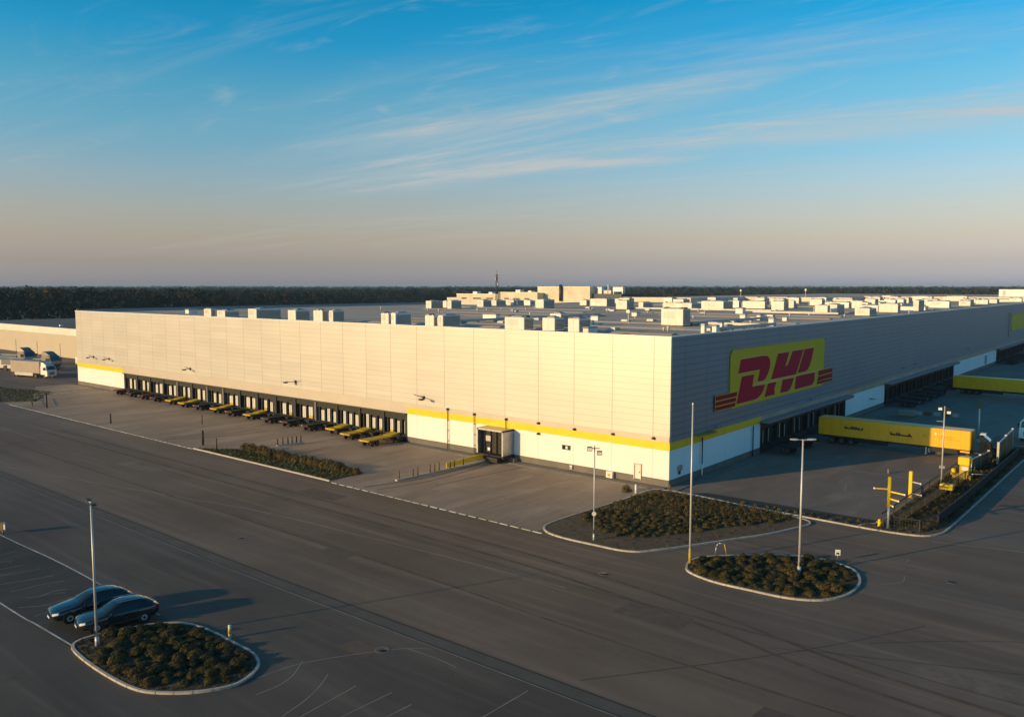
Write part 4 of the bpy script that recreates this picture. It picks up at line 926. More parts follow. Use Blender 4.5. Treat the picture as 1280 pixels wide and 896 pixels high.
def box_trailer(name, L, loc, rz, label, marks=True):
    """box trailer: x=0 rear at the dock, x=L front"""
    o = tag(empty(name, loc, rz), label, 'trailer', 'yellow box trailers')
    bo = part('box_body', o, lambda b: (b.box(0, L, 0, 2.55, 1.18, 3.62, 'trailer_yellow', bev=.07)))
    def rails(b):
        b.box(.02, L-.02, -.025, .06, 1.06, 1.20, 'dark_steel'); b.box(.02, L-.02, 2.49, 2.575, 1.06, 1.20, 'dark_steel')
        for i in range(int(L/1.25)): b.box(.6+i*1.25, .63+i*1.25, -.012, -.001, 1.22, 3.5, 'yellow_dirty')
    part('side_rail', o, rails)
    part('chassis', o, lambda b: (b.box(.3, L-1.2, .75, .95, .8, 1.05, 'dark_steel'), b.box(.3, L-1.2, 1.6, 1.8, .8, 1.05, 'dark_steel'), b.box(5.6, 9.2, .05, .5, .5, 1.0, 'black'), b.box(L-4.6, L-1.4, .03, .4, .55, 1.05, 'black')))
    part('headboard', o, lambda b: (b.box(L-1.15, L-.05, .1, 2.45, .82, 1.17, 'trailer_yellow'), b.box(L+.002, L+.05, .12, 2.43, 1.3, 3.5, 'yellow_dirty')))
    if marks:
        def mk(b):
            def run(x0, x1, z0, z1, n):
                w = (x1-x0)/n
                for i in range(n):
                    hh = random.uniform(.35, 1.0)*(z1-z0); b.box(x0+i*w, x0+i*w+w*random.uniform(.5, 1.02), -.028, -.014, z0, z0+hh, 'black')
            run(3.6, 6.2, 2.3, 2.7, 9); run(9.6, 12.4, 2.1, 2.55, 11); b.box(3.7, 5.9, -.030, -.015, 2.34, 2.46, 'black'); b.box(9.8, 12.2, -.030, -.015, 2.16, 2.29, 'black')
        part('lettering', o, mk)
        def mk2(b):
            for cx, rr in ((13.9, .28), (14.9, .2)):
                b.loft([[(cx+q*math.cos(t), yy, 2.45+q*.7*math.sin(t)) for t in [2*math.pi*i/20 for i in range(20)]] for q, yy in ((rr, -.027), (rr*.72, -.027))], 'yellow_dirty')
            b.box(15.6, 18.0, -.027, -.015, 2.25, 2.32, 'yellow_dirty'); b.box(15.5, 17.2, -.027, -.015, 2.45, 2.5, 'yellow_dirty')
            for i in range(6): b.box(15.4+i*.36, 15.6+i*.36, -.027, -.015, 2.55, 2.62+.1*random.random(), 'yellow_dirty')
        part('lettering', o, mk2)
    sub = empty('running_gear'); 
    bpy.data.objects.remove(sub)
    for x in (1.9, 3.2, 4.5, L-3.6):
        for y in (.28, 2.27):
            w = MB(); nn = 18; r = .48
            w.loft([[(x+rr*math.cos(2*math.pi*i/nn), y+d, r+rr*math.sin(2*math.pi*i/nn)) for i in range(nn)] for rr, d in ((.28, -.2), (.45, -.2), (.48, -.13), (.48, .13), (.45, .2), (.28, .2))], 'black')
            wo = w.build('wheel', o); q = MB()
            q.loft([[(x+rr*math.cos(2*math.pi*i/nn), y+d, r+rr*math.sin(2*math.pi*i/nn)) for i in range(nn)] for rr, d in ((.28, -.17), (.28, .17))], 'hvac_dark', True); q.build('rim', wo)
    for y in (.5, 2.0): part('support_leg', o, lambda b: (b.box(L-5.3, L-5.15, y, y+.12, .05, 1.05, 'steel'), b.box(L-5.4, L-5.05, y-.08, y+.2, 0, .05, 'steel')))
    for y in (.2, 2.1): part('tail_lamp', o, lambda b: b.box(-.03, -.002, y, y+.25, 1.2, 1.4, 'red'))
    return o
box_trailer('box_trailer', 19.2, (2.95, 37.6, .008), 0, 'long yellow box trailer backed to the near shaded docks, its front end in the sun')
t2 = box_trailer('box_trailer', 25.0, (5.2, 109.6, .008), R(-6), 'long yellow box trailer standing far back at the shaded docks, reaching out of frame', False)

def semi(o, paint, deflect=True, windows=True):
    """cab-over tractor unit facing +x, origin under the cab's rear centre"""
    cab = MB(); w = 1.22
    prof = [(-.1, 1.0, 3.0), (.15, .75, 3.25), (1.0, .6, 3.2), (1.75, .5, 2.95), (2.05, .48, 2.3), (2.2, .5, 1.4), (2.18, .5, .8)]
    rings = []
    for y, s in ((-w, .93), (-w+.1, 1), (w-.1, 1), (w, .93)):
        pts = [(-.2, y, .9), (-.2, y, 3.0*s)] + [(1.2, y, 3.12*s), (1.75, y, 2.95*s), (2.08, y, 2.05), (2.2, y, 1.5), (2.22, y, .55), (1.5, y, .5), (1.3, y, .9)]
        rings.append(pts)
    cab.loft(rings, paint, True); co = cab.build('cab', o)
    if deflect: part('roof_deflector', o, lambda b: b.loft([[(-.2, y, 3.0), (-.2, y*.95, 3.85), (.5, y*.9, 3.75), (1.6, y*.85, 3.1)] for y in (-1.1, -.9, .9, 1.1)], paint, True))
    part('windscreen', co, lambda b: b.add([(1.80, -1.0, 2.90), (2.10, -1.05, 2.05), (2.10, 1.05, 2.05), (1.80, 1.0, 2.90), (1.76, -1.0, 2.90), (2.06, -1.05, 2.05), (2.06, 1.05, 2.05), (1.76, 1.0, 2.90)], [(0, 1, 2, 3), (7, 6, 5, 4), (0, 4, 5, 1), (2, 6, 7, 3)], 'glass'))
    for s in (-1, 1): part('side_window', co, lambda b: b.box(.75, 1.7, s*1.225-.01, s*1.225+.01, 1.95, 2.6, 'glass'))
    for s in (-1, 1): part('mirror', co, lambda b: (b.box(1.75, 1.95, s*1.42-.06, s*1.42+.06, 2.0, 2.6, 'black'), b.bar((1.8, s*1.2, 2.6), (1.85, s*1.42, 2.55), .04, .04, 'black')))
    for s in (-1, 1): part('headlight', co, lambda b: b.box(2.205, 2.26, s*.95-.2, s*.95+.2, .75, .98, 'lens'))
    part('grille', co, lambda b: [b.box(2.205, 2.25, -.65, .65, z, z+.09, 'dark_steel') for z in (.95, 1.1, 1.25, 1.4)])
    part('frame', o, lambda b: (b.box(-3.6, 1.4, -.5, -.38, .75, 1.0, 'dark_steel'), b.box(-3.6, 1.4, .38, .5, .75, 1.0, 'dark_steel'), b.box(-2.6, -1.4, -.6, .6, 1.005, 1.14, 'black')))
    for x in (1.1, -2.2):
        for s in (-1, 1):
            nn = 18; r = .5; wb = MB()
            wb.loft([[(x+rr*math.cos(2*math.pi*i/nn), s*1.02+d, r+rr*math.sin(2*math.pi*i/nn)) for i in range(nn)] for rr, d in ((.29, -.17), (.47, -.17), (.5, -.1), (.5, .1), (.47, .17), (.29, .17))], 'black')
            wo = wb.build('wheel', o); q = MB()
            q.loft([[(x+rr*math.cos(2*math.pi*i/nn), s*1.02+d, r+rr*math.sin(2*math.pi*i/nn)) for i in range(nn)] for rr, d in ((.29, -.14), (.29, .14))], 'hvac_dark', True); q.build('rim', wo)
    return o
o = tag(empty('tractor_unit', (23.1, 38.9, .1), R(4)), 'dark tractor unit with pale roof cap at the front of the near yellow trailer', 'truck')
o.scale = (.62, .8, .82); semi(o, 'car_paint')
part('roof_cap', o, lambda b: b.box(-.1, .9, -.8, .8, 3.86, 4.0, 'white_metal'))
o = tag(empty('truck', (26.3, 58.0, .008), R(-97)), 'white truck with black undercarriage cut by the right edge of the frame', 'truck'); semi(o, 'white_metal')
part('box_body', o, lambda b: b.box(-6.2, -.4, -1.22, 1.22, 1.15, 3.7, 'white_metal', bev=.06))
# trucks waiting beside the low cream hall
def lorry(x, y, rz, paint, body, label, Lb=8.6, hb=3.6, defl=True):
    o = tag(empty('truck', (x, y, .004), rz), label, 'truck', 'trucks beside the low cream hall'); semi(o, paint, defl)
    part('box_body', o, lambda b: b.box(-Lb-.5, -.45, -1.25, 1.25, 1.15, hb, body, bev=.1)); part('side_skirt', o, lambda b: (b.box(-Lb+1, -3.1, -1.24, -1.2, .45, 1.14, 'hvac_grey'), b.box(-Lb+1, -3.1, 1.2, 1.24, .45, 1.14, 'hvac_grey')))
    for x_ in (-Lb+.4, -Lb+1.6):
        for s in (-1, 1):
            nn = 16; wb = MB(); wb.loft([[(x_+rr*math.cos(2*math.pi*i/nn), s*1.02+d, .5+rr*math.sin(2*math.pi*i/nn)) for i in range(nn)] for rr, d in ((.02, -.17), (.5, -.17), (.5, .17), (.02, .17))], 'black'); wb.build('wheel', o)
    return o
lorry(-169.5, .8, R(14), 'white_metal', 'grey_truck', 'taupe box truck with white cab, nearest of those beside the low cream hall', 11.0, 4.0)
lorry(-186, 7.5, R(24), 'brown_cab', 'shade_blue_truck', 'taupe-cabbed truck with low blue-grey body behind the white-cabbed one', 9.5, 2.3).scale = (1.35,)*3
lorry(-206, 9.0, R(16), 'brown_cab', 'shade_blue_truck', 'taupe-cabbed truck with low blue-grey body at the left edge of the frame', 12, 2.2).scale = (1.35,)*3
lorry(-196, 3.5, R(12), 'shade_blue_truck', 'hvac_grey', 'dark blue truck with pale low body to the left of the white-cabbed truck', 9, 2.6, False)

lorry(-216, 5.0, R(10), 'white_metal', 'hvac', 'pale truck with cream body at the left frame edge, farthest from the big warehouse', 8, 3.4)
lorry(-181, 17, R(8), 'white_metal', 'white_metal', 'small white truck close to the wall of the low cream hall', 6, 3.3)
# parked cars -----------------------------------------------------------
def car(o, paint, Ln=4.75, W=1.86):
    """front towards -y, origin under the middle"""
    st = [  # y, half width low, z sill, z belt, half width roof, z top
        (-2.37, .55, .42, .58, .40, .62), (-2.30, .74, .30, .66, .58, .74), (-2.05, .86, .22, .74, .70, .84), (-1.6, .91, .2, .80, .74, .92), (-1.1, .93, .19, .86, .75, .99), (-.82, .93, .19, .89, .74, 1.06),
        (-.45, .93, .19, .91, .68, 1.27), (0.0, .93, .19, .93, .62, 1.46), (.5, .93, .19, .94, .61, 1.50), (1.0, .93, .19, .95, .60, 1.48), (1.5, .92, .2, .96, .58, 1.40), (1.95, .90, .24, .97, .58, 1.20), (2.2, .84, .3, .96, .64, 1.02), (2.36, .66, .42, .86, .55, .90)]
    ys = np.array([s[0] for s in st]); A = np.array(st)
    yy = np.linspace(-2.37, 2.36, 64)
    def cub(c):   # smooth resample
        v = np.interp(yy, ys, A[:, c]); k = np.array([1, 2, 3, 2, 1])/9
        vp = np.pad(v, 2, 'edge'); return np.convolve(vp, k, 'valid')
    hw, zs, zb, hr, zt = cub(1), cub(2), cub(3), cub(4), cub(5)
    rings = []
    for i, y in enumerate(yy):
        h = [(0, zs[i]), (hw[i]*.8, zs[i]), (hw[i]*.97, zs[i]+.10), (hw[i], zs[i]+(zb[i]-zs[i])*.5), (hw[i]*.985, zb[i]-.06), (hw[i]*.95, zb[i]), (hw[i]*.93*.5+hr[i]*.5+.02, (zb[i]+zt[i])*.5+.02), (hr[i]+.02, zt[i]-.05), (hr[i]*.8, zt[i]-.005), (hr[i]*.4, zt[i]+.012), (0, zt[i]+.018)]
        rings.append([(x, y, z) for x, z in h]+[(-x, y, z) for x, z in h[-2:0:-1]])
    b = MB(); b.loft(rings, paint, True, True); body = b.build('body', o)
    nrm = lambda p: p
    def glass(name, i0, i1, js, push=.012):
        g = MB(); pts = []
        for i in range(i0, i1+1):
            pts.append([(p[0]*1.0+(push if p[0] > 0 else -push)*(1 if abs(p[0]) > .3 else 0), p[1]+(-.006 if i < 25 else .004), p[2]+.008+ (.010 if abs(p[0]) < .6 else 0)) for p in [rings[i][j] for j in js]])
        g.loft(pts, 'glass', closed=False, smooth=True); g.build(name, o)
    ix = lambda y: int(np.argmin(np.abs(yy-y)))
    glass('windscreen', ix(-.80), ix(-.12), [7, 8, 9, 10, 11, 12, 13]); glass('rear_window', ix(1.62), ix(2.08), [7, 8, 9, 10, 11, 12, 13])
    for js in ([5, 6, 7], [13, 14, 15]):
        glass('side_window', ix(-.42), ix(.42), js); glass('side_window', ix(.50), ix(1.15), js); glass('side_window', ix(1.22), ix(1.7), js)
    for s in (-1, 1):
        part('mirror', o, lambda b: b.box(s*1.02-.1, s*1.02+.1, -.62, -.48, .92, 1.06, paint, bev=.03))
        part('headlight', o, lambda b: b.loft([[(s*.50, -2.30, .63), (s*.70, -2.24, .65), (s*.84, -2.0, .71), (s*.80, -2.02, .78), (s*.62, -2.22, .74)], [(s*.50, -2.38, .60), (s*.75, -2.30, .62), (s*.90, -2.06, .68), (s*.85, -2.08, .77), (s*.62, -2.31, .73)]], 'lens', True))
        part('tail_light', o, lambda b: b.box(s*.72-.14, s*.72+.14, 2.22, 2.33, .78, .94, 'dark_red', bev=.02))
        for y in (-1.42, 1.38):
            part('wheel_arch', o, lambda b: b.loft([[(s*d, y+.40*math.cos(t), .33+.40*math.sin(t)) for t in [2*math.pi*i/20 for i in range(20)]] for d in (.80, .936)], 'black', True))
            w = wheel(o, s*.845, y, .325, .22, 'hvac_grey')
    part('grille', o, lambda b: (b.box(-.42, .42, -2.42, -2.33, .42, .56, 'black'), b.box(-.3, .3, -2.44, -2.421, .50, .55, 'chrome')))
    part('number_plate', o, lambda b: b.box(-.26, .26, -2.445, -2.425, .36, .46, 'white_metal'))
    for s in (-1, 1): part('roof_rail', o, lambda b: b.bar((s*.56, -.1, 1.52), (s*.54, 1.3, 1.50), .035, .04, 'chrome'))
    for s in (-1, 1):
        for y in (-.30, .62):
            dp = part('door', o, lambda b: b.box(s*.925, s*.938, y-.46, y+.46, .30, .84, paint)); part('handle', dp, lambda b: b.box(s*.938, s*.965, y+.22, y+.40, .74, .78, 'chrome'))
    return o
c1 = car(tag(empty('parked_car', (-12.9, -55.8, .012), R(-9)), 'blue-black car in the bay farther from the kerbed island', 'car', 'parked cars'), 'car_paint')
c1.scale = (1.05, 1.06, 1.05)
c2 = car(tag(empty('parked_car', (-9.9, -55.4, .012), R(-12)), 'dark grey car beside the kerbed island with a pale headlight', 'car', 'parked cars'), 'car_grey')
c2.scale = (1.05, 1.02, 1.02)

# ================================================================== LAMPS AND POLES
def pole_base(b, h, r0, r1, m='pole'):
    b.tube((0, 0, 0), (0, 0, h), r0, r1, 12, m); b.tube((0, 0, 0), (0, 0, .55), r0*1.5, r0*1.35, 12, m)
    b.box(-.05, .05, -r0*1.5-.01, -r0*1.4, .6, .95, 'dark_steel')
def street_lamp(loc, h, rz, label, r=.085, head=.75, m='pole', hm='pole'):
    o = tag(empty('street_lamp', loc, rz), label, 'street lamp', 'double-headed street lamps')
    part('pole', o, lambda b: pole_base(b, h, r, r*.62, m)); part('bracket', o, lambda b: b.bar((-.55, 0, h-.04), (.55, 0, h-.04), .07, .07, m))
    for s in (-1, 1): part('lamp_head', o, lambda b: b.loft([[(s*.35, y*.12, h-.02+z*.05) for y, z in ((-1, 0), (1, 0), (.8, 1), (-.8, 1))], [(s*.6, y*.18, h-.05+z*.10) for y, z in ((-1, 0), (1, 0), (.8, 1), (-.8, 1))], [(s*(.4+head), y*.15, h-.03+z*.07) for y, z in ((-1, 0), (1, 0), (.8, 1), (-.8, 1))]], hm, True))
    return o
street_lamp((-7.2, -57.9, .1), 8.95, R(-12), 'tall double-headed lamp on the near island, standing in front of the two dark cars', .085, .55, 'pole', 'dark_steel')
street_lamp((21.1, -17.8, .1), 10.4, R(40), 'tall pale double-headed lamp standing among the shrubs of the oval island', .10, .55)
o = tag(empty('flagpole', (13.55, -21.0, .004)), 'tall bare pale pole with yellow foot at the left tip of the oval island', 'pole')
part('pole', o, lambda b: b.tube((0, 0, 0), (0, 0, 12.8), .095, .06, 12, 'pole')); part('foot', o, lambda b: (b.tube((0, 0, 0), (0, 0, 1.25), .12, .115, 12, 'yellow_dirty'), b.box(-.22, .22, -.22, .22, 0, .05, 'yellow_dirty')))
part('cap', o, lambda b: b.tube((0, 0, 12.8), (0, 0, 12.95), .09, .04, 10, 'white_metal'))
def flood(loc, h, rz, label, sides, r=.07, yellow=False):
    o = tag(empty('floodlight_pole', loc, rz), label, 'lamp post'); part('pole', o, lambda b: pole_base(b, h, r, r*.7))
    part('bracket', o, lambda b: b.bar((-.45 if -1 in sides else 0, 0, h-.25), (.45 if 1 in sides else 0, 0, h-.25), .06, .06, 'dark_steel'))
    for i, s in enumerate(sides): part('floodlight', o, lambda b: (b.loft([[(s*.42+sx*.22, -.12+sy, h-.3-i*.35+sz) for sx, sz in ((-1, -.16), (1, -.16), (1, .2), (-1, .2))] for sy in (-.12, .16)], 'dark_steel', True), b.box(s*.42-.18, s*.42+.18, -.26, -.242, h-.42-i*.35, h-.16-i*.35, 'lens')))
    return o
o = flood((4.3, -20.9, .1), 8.3, R(35), 'slim grey pole with two dark floodlights at the near edge of the corner bed', (-1, 1))
part('sign_plate', o, lambda b: (b.loft([[(.12*math.cos(t)*1.6, -.13+d, 2.35+.12*1.6*math.sin(t)) for t in [2*math.pi*i/16 for i in range(16)]] for d in (0, .03)], 'hvac', True)))
o = flood((23.0, 18.7, .1), 9.0, R(10), 'pale floodlight pole in the right-hand strip in front of the near yellow trailer', (-1, 1), .095)
part('junction_box', o, lambda b: b.box(-.3, .3, -.13, .13, 2.2, 2.5, 'steel', bev=.03)); part('marker', o, lambda b: (b.box(-.75, -.1, -.04, .04, 7.3, 7.36, 'steel'), b.box(-.85, -.7, -.08, .08, 5.8, 6.05, 'white_metal')))
o = flood((20.6, 51.3, .008), 5.6, 0, 'short stout grey lamp post just behind the front of the near yellow trailer', (), .13)
part('lamp_head', o, lambda b: b.loft([[(q*math.cos(t)*.24, q*math.sin(t)*.24, z) for t in [2*math.pi*i/12 for i in range(12)]] for q, z in ((.6, 4.9), (1, 5.2), (.8, 5.6), (.2, 5.8))], 'brown_panel', True))

# yellow barrier posts
def ypost(loc, h, label, arms, r=.2, white=False):
    o = tag(empty('barrier_post', loc), label, 'post', 'yellow posts')
    if white:
        part('pole', o, lambda b: b.tube((0, 0, 0), (0, 0, h*.45), r*.7, r*.7, 12, 'pole')); part('column', o, lambda b: b.tube((0, 0, h*.42), (0, 0, h), r, r, 14, 'yellow'))
    else: part('column', o, lambda b: (b.box(-r*.9, r*.9, -r*.9, r*.9, 0, h, 'yellow', bev=.05), b.box(-r*1.3, r*1.3, -r*1.3, r*1.3, 0, .05, 'yellow_dirty')))
    for x0, x1, z, m in arms: part('arm', o, lambda b: (b.bar((x0, -.02, z), (x1, -.22, z-.06), .09, .12, m), b.box(x1-.06, x1+.06, -.28, -.18, z-.13, z+.03, 'hvac')))
    return o
ypost((22.9, -.9, .1), 4.75, 'taller yellow post with crossed arms by the kerb of the right-hand strip', [(-.1, -1.25, 3.62, 'yellow_dirty'), (.1, 1.35, 3.42, 'yellow'), (.1, .85, 2.75, 'yellow'), (.05, .4, 2.2, 'yellow_dirty')], .15, True)
ypost((21.4, 12.6, .008), 2.8, 'shorter stout yellow post farther back along the side yard edge', [(.1, 1.0, 1.7, 'steel'), (.1, 1.1, .5, 'steel')], .2)
o = tag(empty('hydrant', (22.1, -.7, .1)), 'small yellow hydrant beside the foot of the taller yellow post', 'hydrant')
part('barrel', o, lambda b: (b.tube((0, 0, 0), (0, 0, .5), .16, .14, 12, 'yellow'), b.tube((0, 0, .5), (0, 0, .68), .17, .06, 12, 'yellow'))); part('nozzle', o, lambda b: b.tube((-.26, 0, .38), (.26, 0, .38), .06, .06, 8, 'yellow_dirty'))
o = tag(empty('control_box', (24.0, 16.6, .1)), 'small yellow steel box on the planted strip near the floodlight pole', 'box')
part('housing', o, lambda b: b.box(-.65, .65, -.4, .4, .45, 1.0, 'yellow', bev=.06)); part('leg', o, lambda b: b.box(-.5, -.35, -.3, .3, 0, .45, 'dark_steel')); part('leg', o, lambda b: b.box(.35, .5, -.3, .3, 0, .45, 'dark_steel'))
o = tag(empty('pump_unit', (23.9, 25.0, .1)), 'bright yellow machine with square head in front of the near trailer', 'machine')
part('head', o, lambda b: b.box(-.5, .7, -.6, .6, 1.75, 2.6, 'yellow', bev=.08)); part('column', o, lambda b: b.box(-.35, .65, -.45, .45, .55, 1.75, 'yellow_dirty', bev=.05)); part('base', o, lambda b: (b.box(-1.1, .9, -.6, .6, 0, .55, 'yellow_dirty', bev=.08), b.tube((-1.0, -.1, .4), (-1.0, -.1, 1.1), .32, .2, 12, 'yellow')))
part('plate', o, lambda b: b.box(-.1, .55, -.48, -.451, 1.1, 1.5, 'lens')); part('hose', o, lambda b: b.tube((.6, -.2, .7), (2.4, .6, .75), .07, .07, 8, 'steel'))
for p, q, h, lab in (((23.9, 29.0), (24.5, 36.0), 1.5, 'lower brown panel wall behind the yellow machine'), ((25.6, 35.5), (25.2, 48.0), 2.7, 'taller brown panel wall with pale edge near the white truck')):
    o = tag(empty('panel_wall', (*p, .1)), lab, 'wall'); d = Vector(q)-Vector(p)
    part('panel', o, lambda b: b.bar((0, 0, h/2), (d.x, d.y, h/2), .14, h, 'brown_panel')); part('capping', o, lambda b: b.bar((0, 0, h+.06), (d.x, d.y, h+.06), .2, .11, 'steel'))
    for t in (0, .5, 1): part('post', o, lambda b: b.box(d.x*t-.12, d.x*t+.12, d.y*t-.12, d.y*t+.12, 0, h+.25, 'steel'))

# ================================================================== FENCES AND RAILS
def fence(name, pts, h, label, mesh='wire', step=2.4, post='dark_steel', z=.1):
    o = tag(empty(name, (*pts[0], z)), label, 'fence'); P0 = Vector(pts[0])
    segs = list(zip(pts[:-1], pts[1:])); first = True
    for k_, (p, q) in enumerate(segs):
        mesh_ = mesh[min(k_, len(mesh)-1)] if isinstance(mesh, tuple) else mesh
        a = Vector(p)-P0; c = Vector(q)-P0; L_ = (c-a).length; n = max(1, round(L_/step))
        if mesh_ == 'screen': part('screen', o, lambda b: b.bar((a.x, a.y, h*.5), (c.x, c.y, h*.5), .03, h-.06, 'fabric'))
        else:
            def wires(b):
                k = int(L_/.22)
                for i in range(1, k): t = i/k; v = a.lerp(c, t); b.box(v.x-.012, v.x+.012, v.y-.012, v.y+.012, .06, h-.05, 'dark_steel')
                for zz in np.arange(.25, h-.05, .3): b.bar((a.x, a.y, zz), (c.x, c.y, zz), .014, .014, 'dark_steel')
            if mesh_ == 'wire': part('wire_mesh', o, wires)
        part('rail', o, lambda b: b.bar((a.x, a.y, h), (c.x, c.y, h), .07, .07, post))
        if mesh_ == 'rail': part('rail', o, lambda b: b.bar((a.x, a.y, h*.5), (c.x, c.y, h*.5), .05, .05, post))
        for i in range(0 if first else 1, n+1):
            v = a.lerp(c, i/n); part('post', o, lambda b: b.box(v.x-.045, v.x+.045, v.y-.045, v.y+.045, 0, h+.05, post))
        first = False
    return o
fence('wire_fence', [(22.0, .2), (22.1, 8), (22.25, 20), (22.4, 33)], .95, 'low wire fence along the yard side of the right-hand strip', 'wire', 3.4, 'dark_steel')
fence('wire_fence', [(23.4, .1), (23.7, 9), (24.1, 20), (24.5, 28)], 1.1, 'wire fence along the middle of the right-hand strip, behind the taller yellow post', 'wire', 4.2, 'dark_steel')
fence('wire_fence', [(22.4, -.6), (25.4, -.3), (26.2, 3), (26.4, 12), (26.5, 25), (26.6, 44)], 1.05, 'taller dark fence following the outer kerb of the right-hand strip', ('wire', 'wire', 'screen'), 3.0)
fence('guard_rail', [(-129.2, -16.6), (-130.4, -9.5), (-130.0, -2.2)], 1.05, 'low grey railing across the far left end of the dock yard', 'rail', 2.3, 'steel', .008)
fence('guard_rail', [(-129.5, -17.2), (-120, -20.3)], .8, 'short rail at the corner of the grass verge by the yard entrance', 'rail', 3.2, 'dark_steel', .008)
# dividers with bollards in the dock yard
def divider(p, q, label, n, ramp=False):
    o = tag(empty('divider', (*p, .008)), label, 'divider'); d = Vector(q)-Vector(p)
    part('kerb', o, lambda b: b.bar((0, 0, .09), (d.x, d.y, .09), .38, .18, 'kerb'))
    if ramp: part('rail', o, lambda b: b.bar((d.x*.55, d.y*.55, .55), (d.x, d.y, .8), .08, .55, 'yellow'))
    return o
divider((-25.4, -16.9), (-24.6, -2.9), 'kerb divider with yellow rail leading to the grey gate on the sunlit wall', 0, True)
divider((-53.3, -13.6), (-52.2, -9.9), 'short kerb divider before the last yellow chassis of the sunlit docks', 0)
BOL = None
def bollard(x, y, h, label, group, m='dark_steel', r=.09, top=None):
    o = tag(empty('bollard', (x, y, .008)), label, 'bollard', group)
    part('post', o, lambda b: b.tube((0, 0, 0), (0, 0, h), r, r*.9, 10, m)); part('cap', o, lambda b: b.tube((0, 0, h), (0, 0, h+.06), r*1.1, r*.5, 10, top or m))
    return o
b0 = bollard(-25.45, -16.4, 1.05, 'brown bollard, nearest the road on the divider to the grey gate', 'bollards of the gate divider', 'brown_panel')
for k, (y, s) in enumerate(((-14.4, .75), (-13.7, .85), (-11.8, .9), (-11.1, .8), (-10.4, .9), (-8.6, .7), (-7.9, .8), (-6.4, .7))):
    c = copy_tree(b0); c.location = (-25.4+(y+16.9)*.057, y, .18); c.scale = (1, 1, s); c['label'] = f'brown bollard, {ORD[k+2]} from the road on the divider to the grey gate'
b1 = bollard(-53.3, -13.5, .95, 'dark bollard, nearest the road before the last yellow chassis', 'bollards by the last yellow chassis')
for k, (x, y) in enumerate(((-53.2, -12.7), (-53.0, -12.0), (-52.9, -11.4), (-52.7, -10.8), (-52.5, -10.2))):
    c = copy_tree(b1); c.location = (x, y, .1); c['label'] = f'dark bollard, {ORD[k+2]} from the road before the last yellow chassis'
bollard(-90.4, -19.5, 1.5, 'dark marker post in the left part of the dock yard', None, 'black', .12); bollard(-62.1, -19.6, 2.0, 'tall dark marker post near the left end of the hedge verge', None, 'black', .16)
bollard(-78.3, -10.5, 1.5, 'thin dark marker post in the middle of the left dock yard', None, 'black', .07); bollard(-116.2, -19.3, 2.6, 'tall dark post by the grass verge at the far left of the yard', None, 'black', .13)
bollard(-57.6, -20.2, 1.5, 'dark wooden post at the left end of the hedge verge', None, 'brown_panel', .14)
bollard(-1.5, -4.4, .95, 'white bollard beside the single bush under the wall door', None, 'white_metal', .13)
bollard(1.0, -1.55, .8, 'small dark post at the kerb below the warehouse corner', None, 'brown_panel', .07)
o = bollard(-2.1, -52.0, .8, 'pale gold reflector post on the road beyond the near island', None, 'hvac', .10, 'white_metal'); part('reflector', o, lambda b: b.tube((0, 0, .3), (0, 0, .62), .106, .106, 10, 'yellow_dirty'))
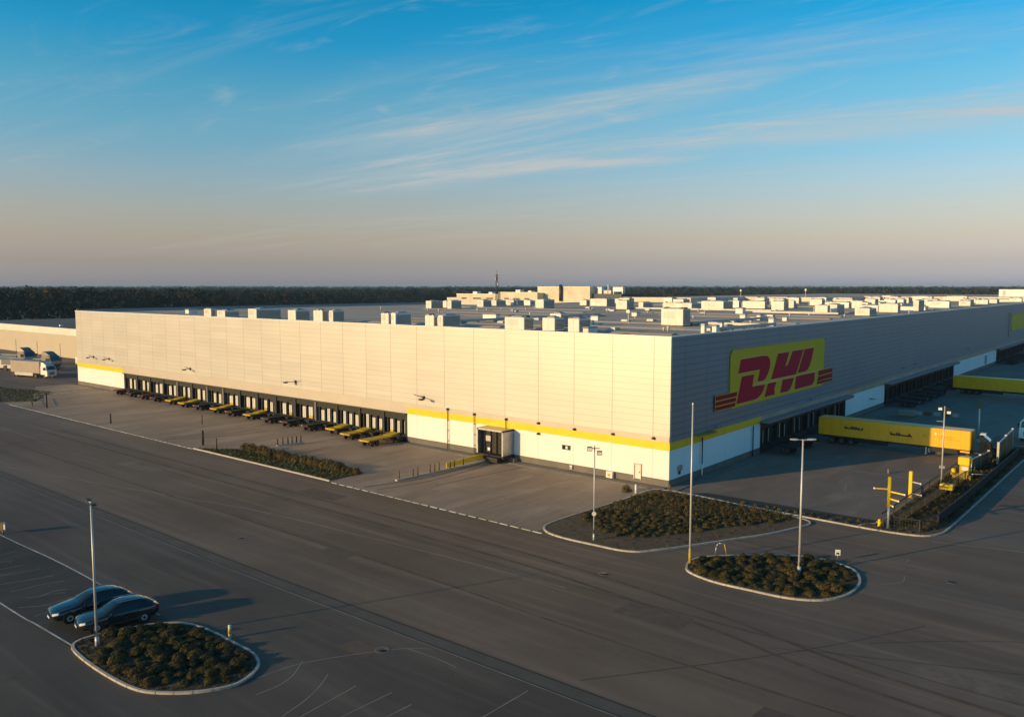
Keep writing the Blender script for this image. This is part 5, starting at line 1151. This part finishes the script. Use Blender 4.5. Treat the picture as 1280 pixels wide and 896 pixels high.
# small signs round the oval island
o = tag(empty('hoop_barrier', (14.35, -17.2, .004), R(42)), 'bent silver hoop barrier with yellow leg behind the oval island', 'barrier')
part('hoop', o, lambda b: [b.tube(p, q, .045, .045, 8, m) for p, q, m in (((-.45, 0, 0), (-.35, 0, .75), 'steel'), ((-.35, 0, .75), (-.15, 0, .95), 'steel'), ((-.15, 0, .95), (.3, 0, .9), 'steel'), ((.3, 0, .9), (.5, 0, 0), 'yellow_dirty'))])
o = tag(empty('sign_post', (22.3, -12.7, .004), R(30)), 'small white sign on a short post behind the oval island', 'sign')
part('post', o, lambda b: b.tube((0, 0, 0), (0, 0, .8), .035, .035, 8, 'steel')); part('plate', o, lambda b: (b.box(-.2, .2, -.06, -.02, .5, .95, 'white_metal'), b.box(-.12, .12, -.066, -.061, .58, .72, 'dark_steel')))
o = tag(empty('sign_post', (-37.4, -52.95, .004), R(30)), 'brown box on a post with blue and white plate at the left frame edge', 'sign')
part('post', o, lambda b: b.tube((0, 0, 0), (0, 0, .6), .07, .07, 8, 'steel')); part('box', o, lambda b: b.box(-.45, .2, -.15, .15, .35, 1.05, 'brown_panel', bev=.05)); part('plate', o, lambda b: (b.box(.22, .5, -.2, -.14, .4, 1.15, 'blue'), b.box(.28, .42, -.215, -.201, .5, .95, 'white_metal')))
# cable drums and pallets between the side dock runs
o = tag(empty('barrier_row', (10.5, 74.2, .008), R(18)), 'row of low pale barriers lying across the shaded side yard', 'barrier')
for i in range(6): part('block', o, lambda b: b.box(i*1.4-5, i*1.4-4, -.2, .2, 0, .5+.15*random.random(), 'kerb' if i % 2 else 'brown_panel', bev=.06))
o = tag(empty('pallet_stack', (6.3, 70.6, .008), R(10)), 'tan low load on pallets beside the shaded dock wall', 'pallet')
part('load', o, lambda b: b.box(-1.3, 1.3, -.7, .7, .16, 1.0, 'grey_truck', bev=.1)); part('pallet', o, lambda b: [b.box(-1.35, 1.35, y, y+.2, 0, .155, 'brown_panel') for y in (-.7, -.1, .5)])
o = tag(empty('concrete_block', (16.4, 23.0, .008)), 'low dark concrete post at the sunlit edge of the side yard', 'block'); part('block', o, lambda b: b.box(-.11, .11, -.11, .11, 0, .55, 'plinth', bev=.03))

# ================================================================== AIR
hz = MB(); hz.v = []; M['haze'] = bpy.data.materials.new('haze'); M['haze'].use_nodes = True
nt = M['haze'].node_tree
for n_ in list(nt.nodes): nt.nodes.remove(n_)
ho = nt.nodes.new('ShaderNodeOutputMaterial'); hv = nt.nodes.new('ShaderNodeVolumePrincipled')
hv.inputs['Density'].default_value = .0001; hv.inputs['Color'].default_value = (.42, .70, .95, 1); hv.inputs['Anisotropy'].default_value = .0
nt.links.new(hv.outputs[0], ho.inputs['Volume'])
hz.box(-4700, 4700, -4700, 4700, -1.0, 34, 'haze'); o = hz.build('haze'); o['kind'] = 'stuff'; o['label'] = 'thin blue evening haze over the plain'; o['category'] = 'haze'
